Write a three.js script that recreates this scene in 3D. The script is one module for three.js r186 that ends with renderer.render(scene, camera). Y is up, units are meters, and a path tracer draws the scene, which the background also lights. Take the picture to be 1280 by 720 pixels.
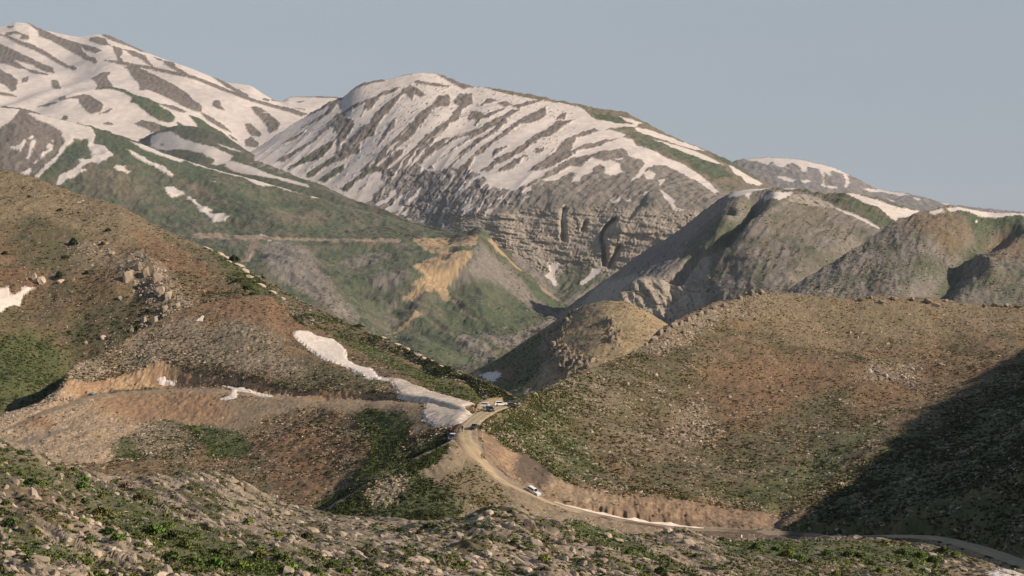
import * as THREE from 'three';
import { mergeGeometries } from 'three/addons/utils/BufferGeometryUtils.js';
import { MarchingCubes } from 'three/addons/objects/MarchingCubes.js';
import { RoundedBoxGeometry } from 'three/addons/geometries/RoundedBoxGeometry.js';
import { createNoise3D } from 'simplex-noise';

// ---------- camera, sky, sun, exposure ----------
const scene = new THREE.Scene();
const F = 1800, CAM_Y = 200, PITCH = Math.atan(80 / F);          // lens in photograph pixels; the horizon lies at row 280
const camera = new THREE.PerspectiveCamera(2 * Math.atan(360 / F) * 180 / Math.PI, 1280 / 720, 1, 60000);
camera.position.set(0, CAM_Y, 0);
camera.rotation.x = -PITCH;
scene.add(camera);

const SUN_AZ = 66 * Math.PI / 180, SUN_EL = 27 * Math.PI / 180;   // measured from straight behind the camera, towards the right
const SUN = new THREE.Vector3(Math.sin(SUN_AZ) * Math.cos(SUN_EL), Math.sin(SUN_EL), Math.cos(SUN_AZ) * Math.cos(SUN_EL));
{
  const W = 512, H = 256, data = new Float32Array(W * H * 4);
  const n3 = createNoise3D(mulberry(77));
  for (let j = 0; j < H; j++) for (let i = 0; i < W; i++) {
    const el = ((j + 0.5) / H - 0.5) * Math.PI, az = ((i + 0.5) / W - 0.5) * 2 * Math.PI;   // rows run upwards from the nadir
    const up = Math.max(0, Math.sin(el));
    const dx = Math.cos(el) * Math.cos(az), dz = Math.cos(el) * Math.sin(az);
    const streak = 0.5 * n3(dx * 2.2, up * 26, dz * 2.2) + 0.5 * n3(dx * 5, up * 60, dz * 5);
    const veil = Math.max(0, Math.min(1, (up - 0.06) / 0.2)) * 0.022 * streak;
    const k = sstep(0.1, 0.7, up);
    const lo = [0.303, 0.35, 0.394], hi = [0.085, 0.125, 0.2];
    const o = (j * W + i) * 4;
    const side = 1 - 0.1 * dx;                                           // the air is a little paler away from the low sun's side of the frame
    for (let c = 0; c < 3; c++) data[o + c] = ((lo[c] * (1 - k) + hi[c] * k) * side + veil) * (el < -0.02 ? 0.5 : 1);
    data[o + 3] = 1;
  }
  const sky = new THREE.DataTexture(data, W, H, THREE.RGBAFormat, THREE.FloatType);
  sky.mapping = THREE.EquirectangularReflectionMapping; sky.magFilter = THREE.LinearFilter; sky.minFilter = THREE.LinearFilter;
  sky.colorSpace = THREE.LinearSRGBColorSpace; sky.needsUpdate = true;
  scene.background = sky; scene.environment = sky;
}
const sun = new THREE.DirectionalLight(new THREE.Color().setRGB(1.0, 0.85, 0.69), 5.0);
sun.position.copy(SUN).multiplyScalar(9000).add(new THREE.Vector3(0, 0, -2500));
sun.target.position.set(0, 0, -2500);
sun.castShadow = true; sun.shadow.mapSize.set(4096, 4096);
Object.assign(sun.shadow.camera, { left: -6000, right: 6000, top: 6000, bottom: -6000, near: 100, far: 20000 });
scene.add(sun, sun.target);
const EXPOSURE = 1.24;
scene.fog = new THREE.FogExp2(new THREE.Color().setRGB(0.62, 0.68, 0.78), 0.000024);

// ---------- small tools ----------
function mulberry(a) { return function () { a |= 0; a = a + 0x6D2B79F5 | 0; let t = Math.imul(a ^ a >>> 15, 1 | a); t = t + Math.imul(t ^ t >>> 7, 61 | t) ^ t; return ((t ^ t >>> 14) >>> 0) / 4294967296; }; }
const noise = createNoise3D(mulberry(12345));
function clamp(x, a = 0, b = 1) { return x < a ? a : x > b ? b : x; }
const lerp = (a, b, t) => a + (b - a) * t;
function sstep(a, b, x) { const t = clamp((x - a) / (b - a)); return t * t * (3 - 2 * t); }
function fbm(x, y, z, o) { let s = 0, a = 0.5, f = 1; for (let i = 0; i < o; i++) { s += a * noise(x * f, y * f, z * f + i * 17.3); a *= 0.5; f *= 2.03; } return s; }
function ridged(x, y, z, o) { let s = 0, a = 0.5, f = 1; for (let i = 0; i < o; i++) { s += a * (1 - Math.abs(noise(x * f, y * f, z * f + i * 9.1)) * 2); a *= 0.5; f *= 2.1; } return s; }
const hash = (a, b) => { let h = Math.imul(a | 0, 374761393) ^ Math.imul(b | 0, 668265263); h = Math.imul(h ^ h >>> 13, 1274126177); return ((h ^ h >>> 16) >>> 0) / 4294967296; };
function blocks(x, y, w, h) {                                       // rock split by upright joints and level beds
  const Y = y + 0.35 * h * noise(x / (w * 9), y / (h * 6), 5), b = Math.floor(Y / h), X = x + w * (0.6 * noise(x / (w * 3), y / (h * 2.5), 9) + hash(b, 3)), c = Math.floor(X / w * (0.8 + 0.4 * hash(b, 7)));
  return hash(c, b) + 0.35 * hash(b, 11) - 0.65;
}
const cosP = Math.cos(PITCH), sinP = Math.sin(PITCH);
function P(px, py, d) {                                             // a pixel's direction, at distance d (metres ahead) -> a place
  const cx = (px - 640) / F, cy = -(py - 360) / F;
  const y = cy * cosP - sinP, z = -(cosP + cy * sinP), s = d / -z;
  return [cx * s, CAM_Y + y * s, -d];
}
function proj(x, y, z) {
  const Y = y - CAM_Y, yy = Y * cosP - z * sinP, zz = Y * sinP + z * cosP;
  return [640 + F * x / -zz, 360 - F * yy / -zz];
}
function pchip(xs, ys) {                                            // smooth curve through points without overshoot
  const n = xs.length, h = [], dl = [], m = new Array(n).fill(0);
  for (let i = 0; i < n - 1; i++) { h.push(xs[i + 1] - xs[i]); dl.push((ys[i + 1] - ys[i]) / h[i]); }
  for (let i = 1; i < n - 1; i++) if (dl[i - 1] * dl[i] > 0) { const a = 2 * h[i] + h[i - 1], b = h[i] + 2 * h[i - 1]; m[i] = (a + b) / (a / dl[i - 1] + b / dl[i]); }
  m[0] = dl[0]; m[n - 1] = dl[n - 2];
  return x => {
    if (x <= xs[0]) return ys[0] + (x - xs[0]) * m[0];
    if (x >= xs[n - 1]) return ys[n - 1] + (x - xs[n - 1]) * m[n - 1];
    let i = 0; while (i < n - 2 && x > xs[i + 1]) i++;
    const t = (x - xs[i]) / h[i], t2 = t * t, t3 = t2 * t;
    return ys[i] * (2 * t3 - 3 * t2 + 1) + h[i] * m[i] * (t3 - 2 * t2 + t) + ys[i + 1] * (3 * t2 - 2 * t3) + h[i] * m[i + 1] * (t3 - t2);
  };
}
const ORIGIN = { A: [0, 10], B: [200, 50], C: [0, 120], D: [200, 150], E: [320, 80], F: [520, 80], G: [340, 170], H: [540, 170], K: [720, 120], L: [900, 180], M: [1040, 190], N: [680, 250], O: [460, 270], Q: [260, 270], R: [460, 340], S: [640, 350], V: [0, 320], X: [0, 430], Y: [200, 430], Z: [380, 460], U: [360, 370], T: [600, 400], W: [820, 585] };
function pts(region, flat) {                                        // traced outline, as photograph pixels
  const out = [], o = ORIGIN[region];
  for (let i = 0; i < flat.length; i += 2) out.push(o ? [o[0] + flat[i] * 0.1875, o[1] + flat[i + 1] * 0.1875] : [flat[i], flat[i + 1]]);
  return out;
}
const taken = {};
const numbered = n => { const k = taken[n] = (taken[n] ?? -1) + 1; return k ? n + '_' + String(k).padStart(3, '0') : n; };

// ---------- what the ground is made of (linear base colours) ----------
// each: two colours, size of its patches and of its grain in steps of the sheet's own scale, strength of the grain
const KINDS = {
  snow: [[0.612, 0.549, 0.508], [0.504, 0.446, 0.405], 14, 2.5, 0.05],
  nearsnow: [[0.756, 0.679, 0.612], [0.630, 0.553, 0.491], 12, 2.5, 0.07],
  dirtysnow: [[0.684, 0.599, 0.522], [0.468, 0.396, 0.333], 9, 2.2, 0.16],
  brownrock: [[0.168, 0.139, 0.118], [0.130, 0.111, 0.097], 12, 2, 0.22],
  greyrock: [[0.194, 0.171, 0.153], [0.135, 0.122, 0.113], 9, 2, 0.34],
  scree: [[0.194, 0.170, 0.145], [0.149, 0.132, 0.108], 18, 2, 0.22],
  paleCliff: [[0.347, 0.290, 0.229], [0.250, 0.220, 0.184], 9, 2, 0.25],
  green: [[0.048, 0.070, 0.034], [0.076, 0.089, 0.048], 22, 2, 0.3],
  greenbrown: [[0.058, 0.080, 0.042], [0.120, 0.104, 0.072], 26, 2, 0.26],
  brown: [[0.157, 0.123, 0.090], [0.119, 0.109, 0.067], 24, 2, 0.2],
  tan: [[0.37, 0.265, 0.15], [0.26, 0.185, 0.105], 7, 2, 0.28],
  roadTan: [[0.40, 0.31, 0.195], [0.325, 0.25, 0.155], 12, 2.4, 0.16],
  track: [[0.26, 0.205, 0.15], [0.205, 0.155, 0.11], 10, 2, 0.14],
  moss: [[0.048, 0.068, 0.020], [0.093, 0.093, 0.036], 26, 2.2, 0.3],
  mossBrown: [[0.079, 0.079, 0.034], [0.124, 0.090, 0.053], 24, 2.2, 0.32],
  heath: [[0.182, 0.12, 0.068], [0.126, 0.09, 0.046], 30, 2.2, 0.42],
  redheath: [[0.195, 0.108, 0.058], [0.14, 0.086, 0.046], 26, 2.2, 0.38],
  dry: [[0.225, 0.172, 0.104], [0.16, 0.125, 0.07], 22, 2.2, 0.36],
  strawGrass: [[0.304, 0.225, 0.129], [0.225, 0.170, 0.094], 20, 2.2, 0.34],
  stony: [[0.223, 0.180, 0.130], [0.137, 0.108, 0.068], 7, 2.4, 0.42],
  foreRock: [[0.325, 0.256, 0.188], [0.211, 0.165, 0.114], 9, 2.4, 0.3],
  limestone: [[0.320, 0.260, 0.200], [0.224, 0.180, 0.136], 9, 2.4, 0.3],
  orange: [[0.319, 0.199, 0.110], [0.252, 0.157, 0.090], 12, 3, 0.24],
  bank: [[0.246, 0.165, 0.101], [0.140, 0.098, 0.066], 6, 2.6, 0.34],
  orangepale: [[0.36, 0.25, 0.15], [0.265, 0.165, 0.092], 7, 3, 0.3],
  gravel: [[0.315, 0.233, 0.149], [0.226, 0.163, 0.103], 12, 2.4, 0.28],
  rubble: [[0.37, 0.275, 0.18], [0.255, 0.178, 0.108], 8, 2.6, 0.4],
  fill: [[0.247, 0.191, 0.123], [0.186, 0.140, 0.090], 14, 2.4, 0.25],
  wetShadeEarth: [[0.111, 0.081, 0.058], [0.081, 0.060, 0.043], 14, 2.4, 0.3],  // damp soil, and the shade painted on one part of the road cut
};
function paint(kind, x, y, z, k, out) {
  const K = KINDS[kind], a = K[0], b = K[1];
  const t = clamp(0.5 + 1.1 * fbm(x / (k * K[2]), y / (k * K[2]), z / (k * K[2]), 3));
  const g = 1 + K[4] * (noise(x / (k * K[3]), y / (k * K[3]), z / (k * K[3])) + 0.6 * noise(x / (k * K[3] * 2.7) + 7, y / (k * K[3] * 2.7), z / (k * K[3] * 2.7)));
  for (let c = 0; c < 3; c++) out[c] = lerp(a[c], b[c], t) * g;
}

// ---------- terrain sheets: lines of known places across a hill, from the crest down, joined into one surface ----------
class Sheet {
  constructor(o) {
    Object.assign(this, { back: [200, 80], step: 1.25, k: 1, masks: [], ribs: [], base: 'brown', warp: 1.2, roads: [], calm: [], from: 0, to: 1280 }, o);
    this.R = this.rows.map(r => { const xs = r.map(p => p[0]); return [pchip(xs, r.map(p => p[1])), pchip(xs, r.map(p => p[2]))]; });
    this.cache = new Map();
  }
  column(px) {
    const key = Math.round(px * 64); let c = this.cache.get(key); if (c) return c;
    const p = this.R.map(([fy, fd]) => P(px, fy(px), fd(px)));
    const f = p[0], g = (-f[2] + this.back[0]) / -f[2], bk = [f[0] * g, f[1] - this.back[1], f[2] * g];
    const t = p.map((_, i) => i + 1);
    c = [0, 1, 2].map(k => { const h = pchip(t, p.map(q => q[k])); return v => v >= 1 ? h(v) : lerp(bk[k], f[k], k === 1 ? 1 - (1 - v) ** 1.6 : v); });
    this.cache.set(key, c); return c;
  }
  at(px, t) {
    const c = this.column(px), x = c[0](t), y = c[1](t), z = c[2](t); let dy = 0, dz = 0;
    if (this.big && t > 1) dy = this.big(x, y, z) * sstep(1, 1.6, t);
    for (const r of this.ribs) {
      if (x < r.b[0] || x > r.b[1] || y < r.b[2] || y > r.b[3] || z < r.b[4] || z > r.b[5]) continue;
      let best = 1e9; for (let i = 0; i < r.p.length - 1; i++) best = Math.min(best, seg3(x, y, z, r.p[i], r.p[i + 1]));
      const e = Math.exp(-best / (r.width * r.width)); dy += r.amp * e; dz += r.toward * e;
    }
    let q = 1; for (const [cx, cz, cr] of this.calm) q *= sstep(cr * 0.5, cr * 1.5, Math.hypot(x - cx, z - cz)) * 0.94 + 0.06;
    return [x, y + dy * q, z + dz * q];
  }
  hit(px, py) {                                                     // where the line of sight through a pixel meets this hill
    const n = this.rows.length, N = n * 60; let prev = null;
    for (let i = 0; i <= N; i++) {
      const t = 1 + (n - 1) * i / N, p = this.at(px, t), q = proj(...p)[1];
      if (q >= py) { if (!prev) return p; const a = (py - prev[1]) / (q - prev[1] || 1); return p.map((v, c) => lerp(prev[0][c], v, a)); }
      prev = [p, q];
    }
    return prev[0];
  }
  m(kind, region, flat, o = {}) {                                   // an outlined patch of another ground, kept as an outline on the map
    const src = pts(region, flat), poly = [];
    for (let i = 0; i < src.length; i++) {
      const a = src[i], b = src[(i + 1) % src.length], L = Math.hypot(a[0] - b[0], a[1] - b[1]), n = Math.max(1, Math.ceil(L / 14));
      for (let j = 0; j < n; j++) { const h = this.hit(lerp(a[0], b[0], j / n), lerp(a[1], b[1], j / n)); poly.push([h[0], h[2]]); }
    }
    let x0 = 1e9, x1 = -1e9, z0 = 1e9, z1 = -1e9;
    for (const [x, z] of poly) { x0 = Math.min(x0, x); x1 = Math.max(x1, x); z0 = Math.min(z0, z); z1 = Math.max(z1, z); }
    this.masks.push({ kind, poly, box: [x0, x1, z0, z1], soft: (o.soft ?? 0.7) * this.k, warp: (o.warp ?? this.warp) * this.k, lift: o.lift ?? 0, part: o.part ?? 1, where: o.where, grow: (o.grow ?? 0) * this.k });
    return this;
  }
  rib(region, flat, amp, width, toward = 0) {                       // a ridge (or, below zero, a gully) along a line
    const keep = [this.ribs, this.big]; this.ribs = []; this.big = null; const p = pts(region, flat).map(([x, y]) => this.hit(x, y)); [this.ribs, this.big] = keep;
    let b = [1e9, -1e9, 1e9, -1e9, 1e9, -1e9];
    for (const q of p) { for (let c = 0; c < 3; c++) { b[2 * c] = Math.min(b[2 * c], q[c] - width * 2.5); b[2 * c + 1] = Math.max(b[2 * c + 1], q[c] + width * 2.5); } }
    this.ribs.push({ p, amp, width, toward, b }); return this;
  }
  build(name, label) {
    const cols = [];
    for (let px = this.from; px < this.to;) { cols.push(px); const out = px < -20 || px > 1300; px += this.step * (out ? 4 : 1); }
    cols.push(this.to);
    const ts = [], K = this.rows.length;
    for (let i = 0; i < 5; i++) ts.push(i / 5 * 0.9);
    for (let i = 0; i < 4; i++) ts.push(0.9 + i / 4 * 0.1);
    for (let k = 0; k < K - 1; k++) {
      const gaps = []; for (let px = Math.max(0, this.from); px <= Math.min(1280, this.to); px += 20) gaps.push(Math.abs(this.R[k + 1][0](px) - this.R[k][0](px)));
      gaps.sort((a, b) => a - b);
      const n = Math.max(4, Math.ceil(gaps[Math.floor(gaps.length * 0.8)] / (this.rowStep ?? this.step)));
      for (let i = 0; i < n; i++) ts.push(1 + k + i / n);
    }
    ts.push(K);
    const nu = cols.length, nv = ts.length, N = nu * nv, B = new Float32Array(N * 3);
    for (let i = 0; i < nu; i++) for (let j = 0; j < nv; j++) { const p = this.at(cols[i], ts[j]), o = (i * nv + j) * 3; B[o] = p[0]; B[o + 1] = p[1]; B[o + 2] = p[2]; }
    return this.finish(name, label, B, nu, nv);
  }
  finish(name, label, B, nu, nv) {
    const N = nu * nv, pos = new Float32Array(N * 3), col = new Float32Array(N * 3), snow = new Float32Array(N), kinds = new Array(N), k = this.k, c1 = [0, 0, 0], ix = new Uint32Array((nu - 1) * (nv - 1) * 6);
    let q = 0;
    for (let i = 0; i < nu - 1; i++) for (let j = 0; j < nv - 1; j++) { const a = i * nv + j, b = a + nv; ix[q++] = a; ix[q++] = a + 1; ix[q++] = b; ix[q++] = b; ix[q++] = a + 1; ix[q++] = b + 1; }
    const g0 = new THREE.BufferGeometry(); g0.setAttribute('position', new THREE.BufferAttribute(B, 3)); g0.setIndex(new THREE.BufferAttribute(ix, 1)); g0.computeVertexNormals();
    const NB = g0.attributes.normal.array, w = {};
    for (let v = 0; v < N; v++) {
      const o = v * 3, x = B[o], y = B[o + 1], z = B[o + 2];
      const base = typeof this.base === 'function' ? this.base(x, y, z) : this.base;
      let cr, cg, cb; paint(base, x, y, z, k, c1); [cr, cg, cb] = c1;
      for (const kk in w) w[kk] = 0;
      let lift = 0; kinds[v] = base;
      if (this.masks.length) {
        const wl = k * 3.2, nx1 = noise(x / wl, y / wl, z / wl) + 0.6 * noise(x / wl * 3, y / wl * 3, z / wl * 3), nx2 = noise(x / wl + 40, y / wl, z / wl) + 0.6 * noise(x / wl * 3, y / wl * 3 + 30, z / wl * 3);
        for (const m of this.masks) {
          const X = x + nx1 * m.warp, Z = z + nx2 * m.warp;
          if (X < m.box[0] - m.soft - m.grow || X > m.box[1] + m.soft || Z < m.box[2] - m.soft || Z > m.box[3] + m.soft) continue;
          const t = sstep(-m.soft, m.soft, inside(m.poly, X, Z) + m.grow) * m.part * (m.where ? m.where(x, y, z) : 1); if (t <= 0) continue;
          paint(m.kind, x, y, z, k, c1);
          cr = lerp(cr, c1[0], t); cg = lerp(cg, c1[1], t); cb = lerp(cb, c1[2], t); lift = lerp(lift, m.lift, t);
          for (const kk in w) w[kk] *= 1 - t;
          w[m.kind] = (w[m.kind] || 0) + t; if (t > 0.5) kinds[v] = m.kind;
        }
      }
      col[o] = Math.max(0.01, cr); col[o + 1] = Math.max(0.01, cg); col[o + 2] = Math.max(0.008, cb);
      let bare = 0; for (const kk in w) bare += w[kk]; const sn = (w.snow || 0) + (w.dirtysnow || 0) + (base === 'snow' ? Math.max(0, 1 - bare) : 0); snow[v] = sn;
      let dv = lift, dt = 0;
      const nz = this.disp ? this.disp(x, y, z, w, sn, NB[o], NB[o + 1], NB[o + 2]) : 0;
      let nn = 0; if (typeof nz === 'number') nn = nz; else { nn = nz[0]; dt += nz[1]; }
      let quiet = 1; for (const [cx, cz, cr] of this.calm) quiet *= sstep(cr * 0.5, cr * 1.5, Math.hypot(x - cx, z - cz)) * 0.94 + 0.06;
      let py = y + dv * quiet + nn * quiet; const pz = z + dt * quiet;
      for (const rd of this.roads) { const f = rd.near(x, z); if (f) { const t = sstep(rd.width / 2 + rd.blend, rd.width / 2 + 0.3, f[0]); py = lerp(py, f[1] - 0.18, t); } }
      pos[o] = x; pos[o + 1] = py; pos[o + 2] = pz;
    }
    const g = new THREE.BufferGeometry();
    g.setAttribute('position', new THREE.BufferAttribute(pos, 3)); g.setAttribute('color', new THREE.BufferAttribute(col, 3)); g.setIndex(new THREE.BufferAttribute(ix, 1)); g.computeVertexNormals();
    const mesh = new THREE.Mesh(g, groundMat); mesh.name = numbered(name); mesh.castShadow = mesh.receiveShadow = true;
    mesh.userData = { kind: 'structure', label }; scene.add(mesh);
    Object.assign(this, { pos, nrm: g.attributes.normal.array, col, snow, kinds, nu, nv, mesh }); this.cache.clear();
    return this;
  }
  ground(px, py) {                                                  // the built surface under a pixel: nearest vertex seen there
    const p = this.pos, N = this.nu * this.nv;
    if (!this.bins) { this.bins = new Map(); for (let v = 0; v < N; v++) { if (v % this.nv < 8) continue; const q = proj(p[v * 3], p[v * 3 + 1], p[v * 3 + 2]), key = Math.round(q[0] / 8) * 1000 + Math.round(q[1] / 8); let b = this.bins.get(key); if (!b) this.bins.set(key, b = []); b.push([v, q[0], q[1]]); } }
    let best = 1e9, at = 0; const X = Math.round(px / 8), Y = Math.round(py / 8);
    for (let r = 1; r < 12 && best > 1e8; r += 2) for (let i = -r; i <= r; i++) for (let j = -r; j <= r; j++) for (const [v, x, y] of this.bins.get((X + i) * 1000 + Y + j) ?? []) { const e = (x - px) ** 2 + (y - py) ** 2; if (e < best) { best = e; at = v; } }
    return new THREE.Vector3(p[at * 3], p[at * 3 + 1], p[at * 3 + 2]);
  }
}
const groundMat = new THREE.MeshStandardMaterial({ vertexColors: true, roughness: 0.96, metalness: 0 });
function inside(poly, x, z) {                                       // signed distance to an outline, positive inside
  let d = 1e18, s = false;
  for (let i = 0, j = poly.length - 1; i < poly.length; j = i++) {
    const [ax, az] = poly[i], [bx, bz] = poly[j], ex = bx - ax, ez = bz - az, wx = x - ax, wz = z - az;
    const t = clamp((wx * ex + wz * ez) / (ex * ex + ez * ez || 1)), qx = wx - ex * t, qz = wz - ez * t; d = Math.min(d, qx * qx + qz * qz);
    if ((az > z) !== (bz > z) && x < (bx - ax) * (z - az) / (bz - az) + ax) s = !s;
  }
  return (s ? 1 : -1) * Math.sqrt(d);
}
function seg3(x, y, z, a, b) {
  const ex = b[0] - a[0], ey = b[1] - a[1], ez = b[2] - a[2], wx = x - a[0], wy = y - a[1], wz = z - a[2];
  const t = clamp((wx * ex + wy * ey + wz * ez) / (ex * ex + ey * ey + ez * ez || 1));
  return (wx - ex * t) ** 2 + (wy - ey * t) ** 2 + (wz - ez * t) ** 2;
}

// ---------- far mountains ----------
const farRidge = new Sheet({ from: 830, to: 1330, k: 5.0, step: 1.2, back: [600, 300], base: 'greyrock',
  rows: [
    [[830, 220, 9200], [900, 206, 9000], [930, 199, 9000], [960, 197, 9000], [985, 198, 9000], [1030, 206, 9000], [1065, 220, 9000], [1100, 237, 9000], [1140, 243, 8900], [1180, 254, 8800], [1205, 258, 8800], [1330, 270, 8800]],
    [[830, 270, 8200], [985, 245, 8200], [1065, 255, 8200], [1140, 265, 8200], [1330, 290, 8200]],
    [[830, 330, 7400], [1330, 330, 7400]]],
  big: (x, y, z) => 22 * fbm(x / 320, y / 300, z / 600, 2),
  disp: (x, y, z, w, sn) => 9 * ridged(x / 90, y / 300, z / 200, 2) * (1 - sn) });
farRidge.m('snow', 'L', [170,94, 300,88, 440,90, 560,112, 700,142, 860,172, 960,222, 1110,296, 1060,292, 960,242, 870,205, 850,210, 870,260, 830,300, 840,250, 820,200, 730,175, 740,220, 700,190, 690,250, 705,290, 680,280, 690,230, 660,170, 580,150, 580,190, 550,185, 530,150, 480,125, 430,150, 470,165, 380,150, 350,115, 320,140, 240,115, 200,115])
  .m('snow', 'L', [365,215, 440,220, 520,240, 480,255, 420,240]).m('snow', 'L', [540,245, 570,235, 620,255, 560,265]).m('snow', 'L', [950,300, 1060,300, 1180,315, 1260,340, 1210,350, 1100,325, 1010,320])
  .m('snow', 'L', [1090,350, 1180,385, 1150,388]).m('snow', 'L', [700,282, 750,280, 790,292, 740,296]).m('snow', 'M', [540,300, 595,315, 570,328]).m('snow', 'M', [710,335, 760,333, 850,348, 760,352]);
farRidge.build('mountain', 'distant grey ridge with snow along its top');

const snowPeak = new Sheet({ from: -260, to: 520, k: 2.8, step: 1.0, rowStep: 0.8, warp: 0.9, back: [700, 420], base: 'snow',
  rows: [
    [[-260, 80, 6050], [-60, 45, 5995], [0, 33, 5940], [12, 30.5, 5940], [20, 28, 5940], [34, 29, 5940], [48, 35, 5929], [75, 42, 5912], [100, 46, 5885], [112, 44.5, 5885], [122, 43, 5885], [132, 44, 5874], [155, 53, 5830], [170, 60, 5802], [184, 66, 5775], [200, 72, 5748], [240, 86, 5665], [270, 98, 5610], [283, 103, 5582], [300, 105, 5555], [312, 107, 5528], [330, 118, 5500], [350, 127, 5500], [362, 122, 5500], [400, 121, 5500], [430, 122, 5500], [520, 130, 5500]],
    [[-260, 110, 5555], [-60, 85, 5528], [0, 78, 5500], [80, 88, 5388], [130, 79, 5312], [165, 84, 5260], [200, 92, 5200], [240, 99, 5110], [290, 116, 5000], [340, 134, 4900], [385, 146, 4825], [430, 155, 4750], [520, 170, 4750]],
    [[-260, 140, 5050], [0, 106, 5025], [100, 114, 4925], [200, 132, 4775], [300, 167, 4625], [340, 180, 4557], [400, 200, 4471], [520, 230, 4429]],
    [[-260, 200, 4600], [0, 160, 4600], [100, 182, 4471], [200, 210, 4300], [300, 232, 4171], [340, 245, 4086], [520, 290, 4000]]],
  big: (x, y, z) => 16 * noise(x / 420, y / 420, z / 520) + 6 * noise((x * 0.8 + z * 0.5) / 190, y / 400, (z * 0.8 - x * 0.5) / 700),
  disp: (x, y, z, w, sn) => (1 - sn) * (2 * noise(x / 20, y / 30, z / 30) + 1.5 * ridged((x * 0.8 + z * 0.5) / 45, y / 80, z / 200, 2)) });
snowPeak.rib('A', [440,440, 560,400, 700,355, 880,385, 1120,425, 1280,458], 22, 110).rib('A', [60,560, 200,420, 380,450], -25, 120).rib('A', [690,640, 600,580, 460,610], 14, 70).rib('A', [780,520, 900,560, 1000,640], 14, 80).rib('B', [420,440, 560,560, 640,680], -30, 150).rib('A', [240,680, 420,540], -16, 60);
for (const [r, f] of [
  ['A', [180,98, 260,130, 380,190, 520,235, 560,300, 650,360, 640,372, 560,330, 440,270, 340,215, 265,190, 258,155, 215,125]],
  ['A', [0,178, 60,190, 130,220, 230,250, 330,310, 420,365, 515,410, 490,415, 430,390, 340,340, 240,285, 110,235, 100,220, 40,190]],
  ['A', [-200,180, 0,240, 80,280, 170,320, 260,365, 350,400, 360,435, 300,420, 230,385, 150,360, 90,340, 100,360, 180,410, 110,400, 40,370, 0,365, -200,330]],
  ['A', [-150,380, 0,410, 50,440, 115,480, 105,545, 85,560, 40,515, 0,500, -150,470]], ['A', [50,122, 95,122, 60,138]], ['A', [45,165, 110,158, 190,190, 190,212, 140,205, 150,180, 90,170, 40,185]],
  ['A', [600,203, 650,193, 700,205, 720,240, 740,252, 690,250, 640,230, 600,222]], ['A', [680,178, 740,190, 860,230, 930,270, 990,303, 940,292, 880,265, 800,238, 720,207]],
  ['A', [820,275, 900,290, 970,320, 980,350, 1020,390, 980,370, 930,335, 870,305]], ['A', [510,233, 600,253, 680,285, 640,302, 560,268]], ['A', [755,255, 810,270, 815,300, 800,330, 820,360, 790,350, 770,300]],
  ['A', [1030,326, 1100,361, 1200,411, 1270,455, 1240,449, 1150,404, 1060,354]], ['A', [700,350, 800,357, 900,377, 1020,392, 1120,422, 1280,456, 1280,468, 1120,437, 1010,407, 880,392, 780,370]],
  ['A', [830,395, 900,393, 960,415, 1050,460, 1150,510, 1230,560, 1280,610, 1340,650, 1340,690, 1280,672, 1200,640, 1120,600, 1030,560, 990,545, 940,550, 935,510, 890,460, 860,410]],
  ['A', [610,470, 690,430, 735,430, 710,460, 750,520, 700,540, 640,545, 660,515, 640,490]], ['A', [350,480, 385,485, 405,540, 385,540, 350,520]], ['A', [155,470, 187,458, 182,490, 150,500]], ['A', [180,408, 240,418, 320,450, 260,442, 200,427]],
  ['A', [440,608, 500,590, 560,578, 600,585, 650,620, 685,650, 670,690, 620,705, 590,695, 560,660, 530,610, 490,602]], ['A', [0,565, 60,572, 110,592, 70,588, 0,580]], ['A', [250,660, 330,635, 385,630, 330,652]], ['A', [405,598, 435,588, 435,612, 408,620]],
  ['A', [670,705, 720,685, 750,672, 720,697]], ['A', [1060,640, 1160,655, 1240,690, 1220,700, 1120,665]],
  ['B', [0,255, 60,290, 120,330, 190,365, 210,410, 262,440, 235,447, 272,478, 220,470, 150,440, 70,395, 0,360]],
  ['B', [280,488, 340,518, 420,568, 472,617, 400,582, 320,537]], ['B', [465,632, 512,667, 488,665]], ['B', [360,410, 395,405, 400,440, 430,468, 390,457, 355,440]], ['B', [612,450, 640,443, 710,480, 640,490]],
  ['B', [640,488, 720,490, 803,560, 780,600, 735,622, 725,580, 680,530]], ['B', [575,565, 600,558, 670,625, 670,642, 620,637, 590,610]], ['B', [572,668, 610,648, 655,690, 650,715, 580,708]],
  ['B', [345,248, 420,272, 560,357, 620,402, 520,355, 440,310]], ['B', [0,196, 90,211, 200,236, 320,276, 440,326, 560,376, 650,402, 760,432, 880,461, 985,495, 940,509, 860,479, 740,449, 620,414, 500,369, 380,324, 260,274, 150,239, 0,212]],
  ['B', [0,128, 60,160, 190,235, 150,220, 60,172, 0,140]], ['B', [870,380, 1000,376, 1190,382, 1190,390, 1000,384]], ['B', [915,412, 965,408, 930,420]], ['B', [690,400, 800,405, 720,410]], ['B', [905,455, 1000,468, 960,464]],
  ['C', [900,185, 950,165, 1060,190, 1100,220, 1030,240, 960,210]], ['C', [930,290, 1030,275, 990,307]], ['C', [415,150, 430,133, 452,140, 450,160, 425,160]], ['C', [700,185, 725,175, 755,190, 720,195]], ['C', [1000,243, 1040,230, 1100,235, 1050,245]],
]) snowPeak.m('brownrock', r, f, { lift: 1.5, grow: 1.0 });
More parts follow.
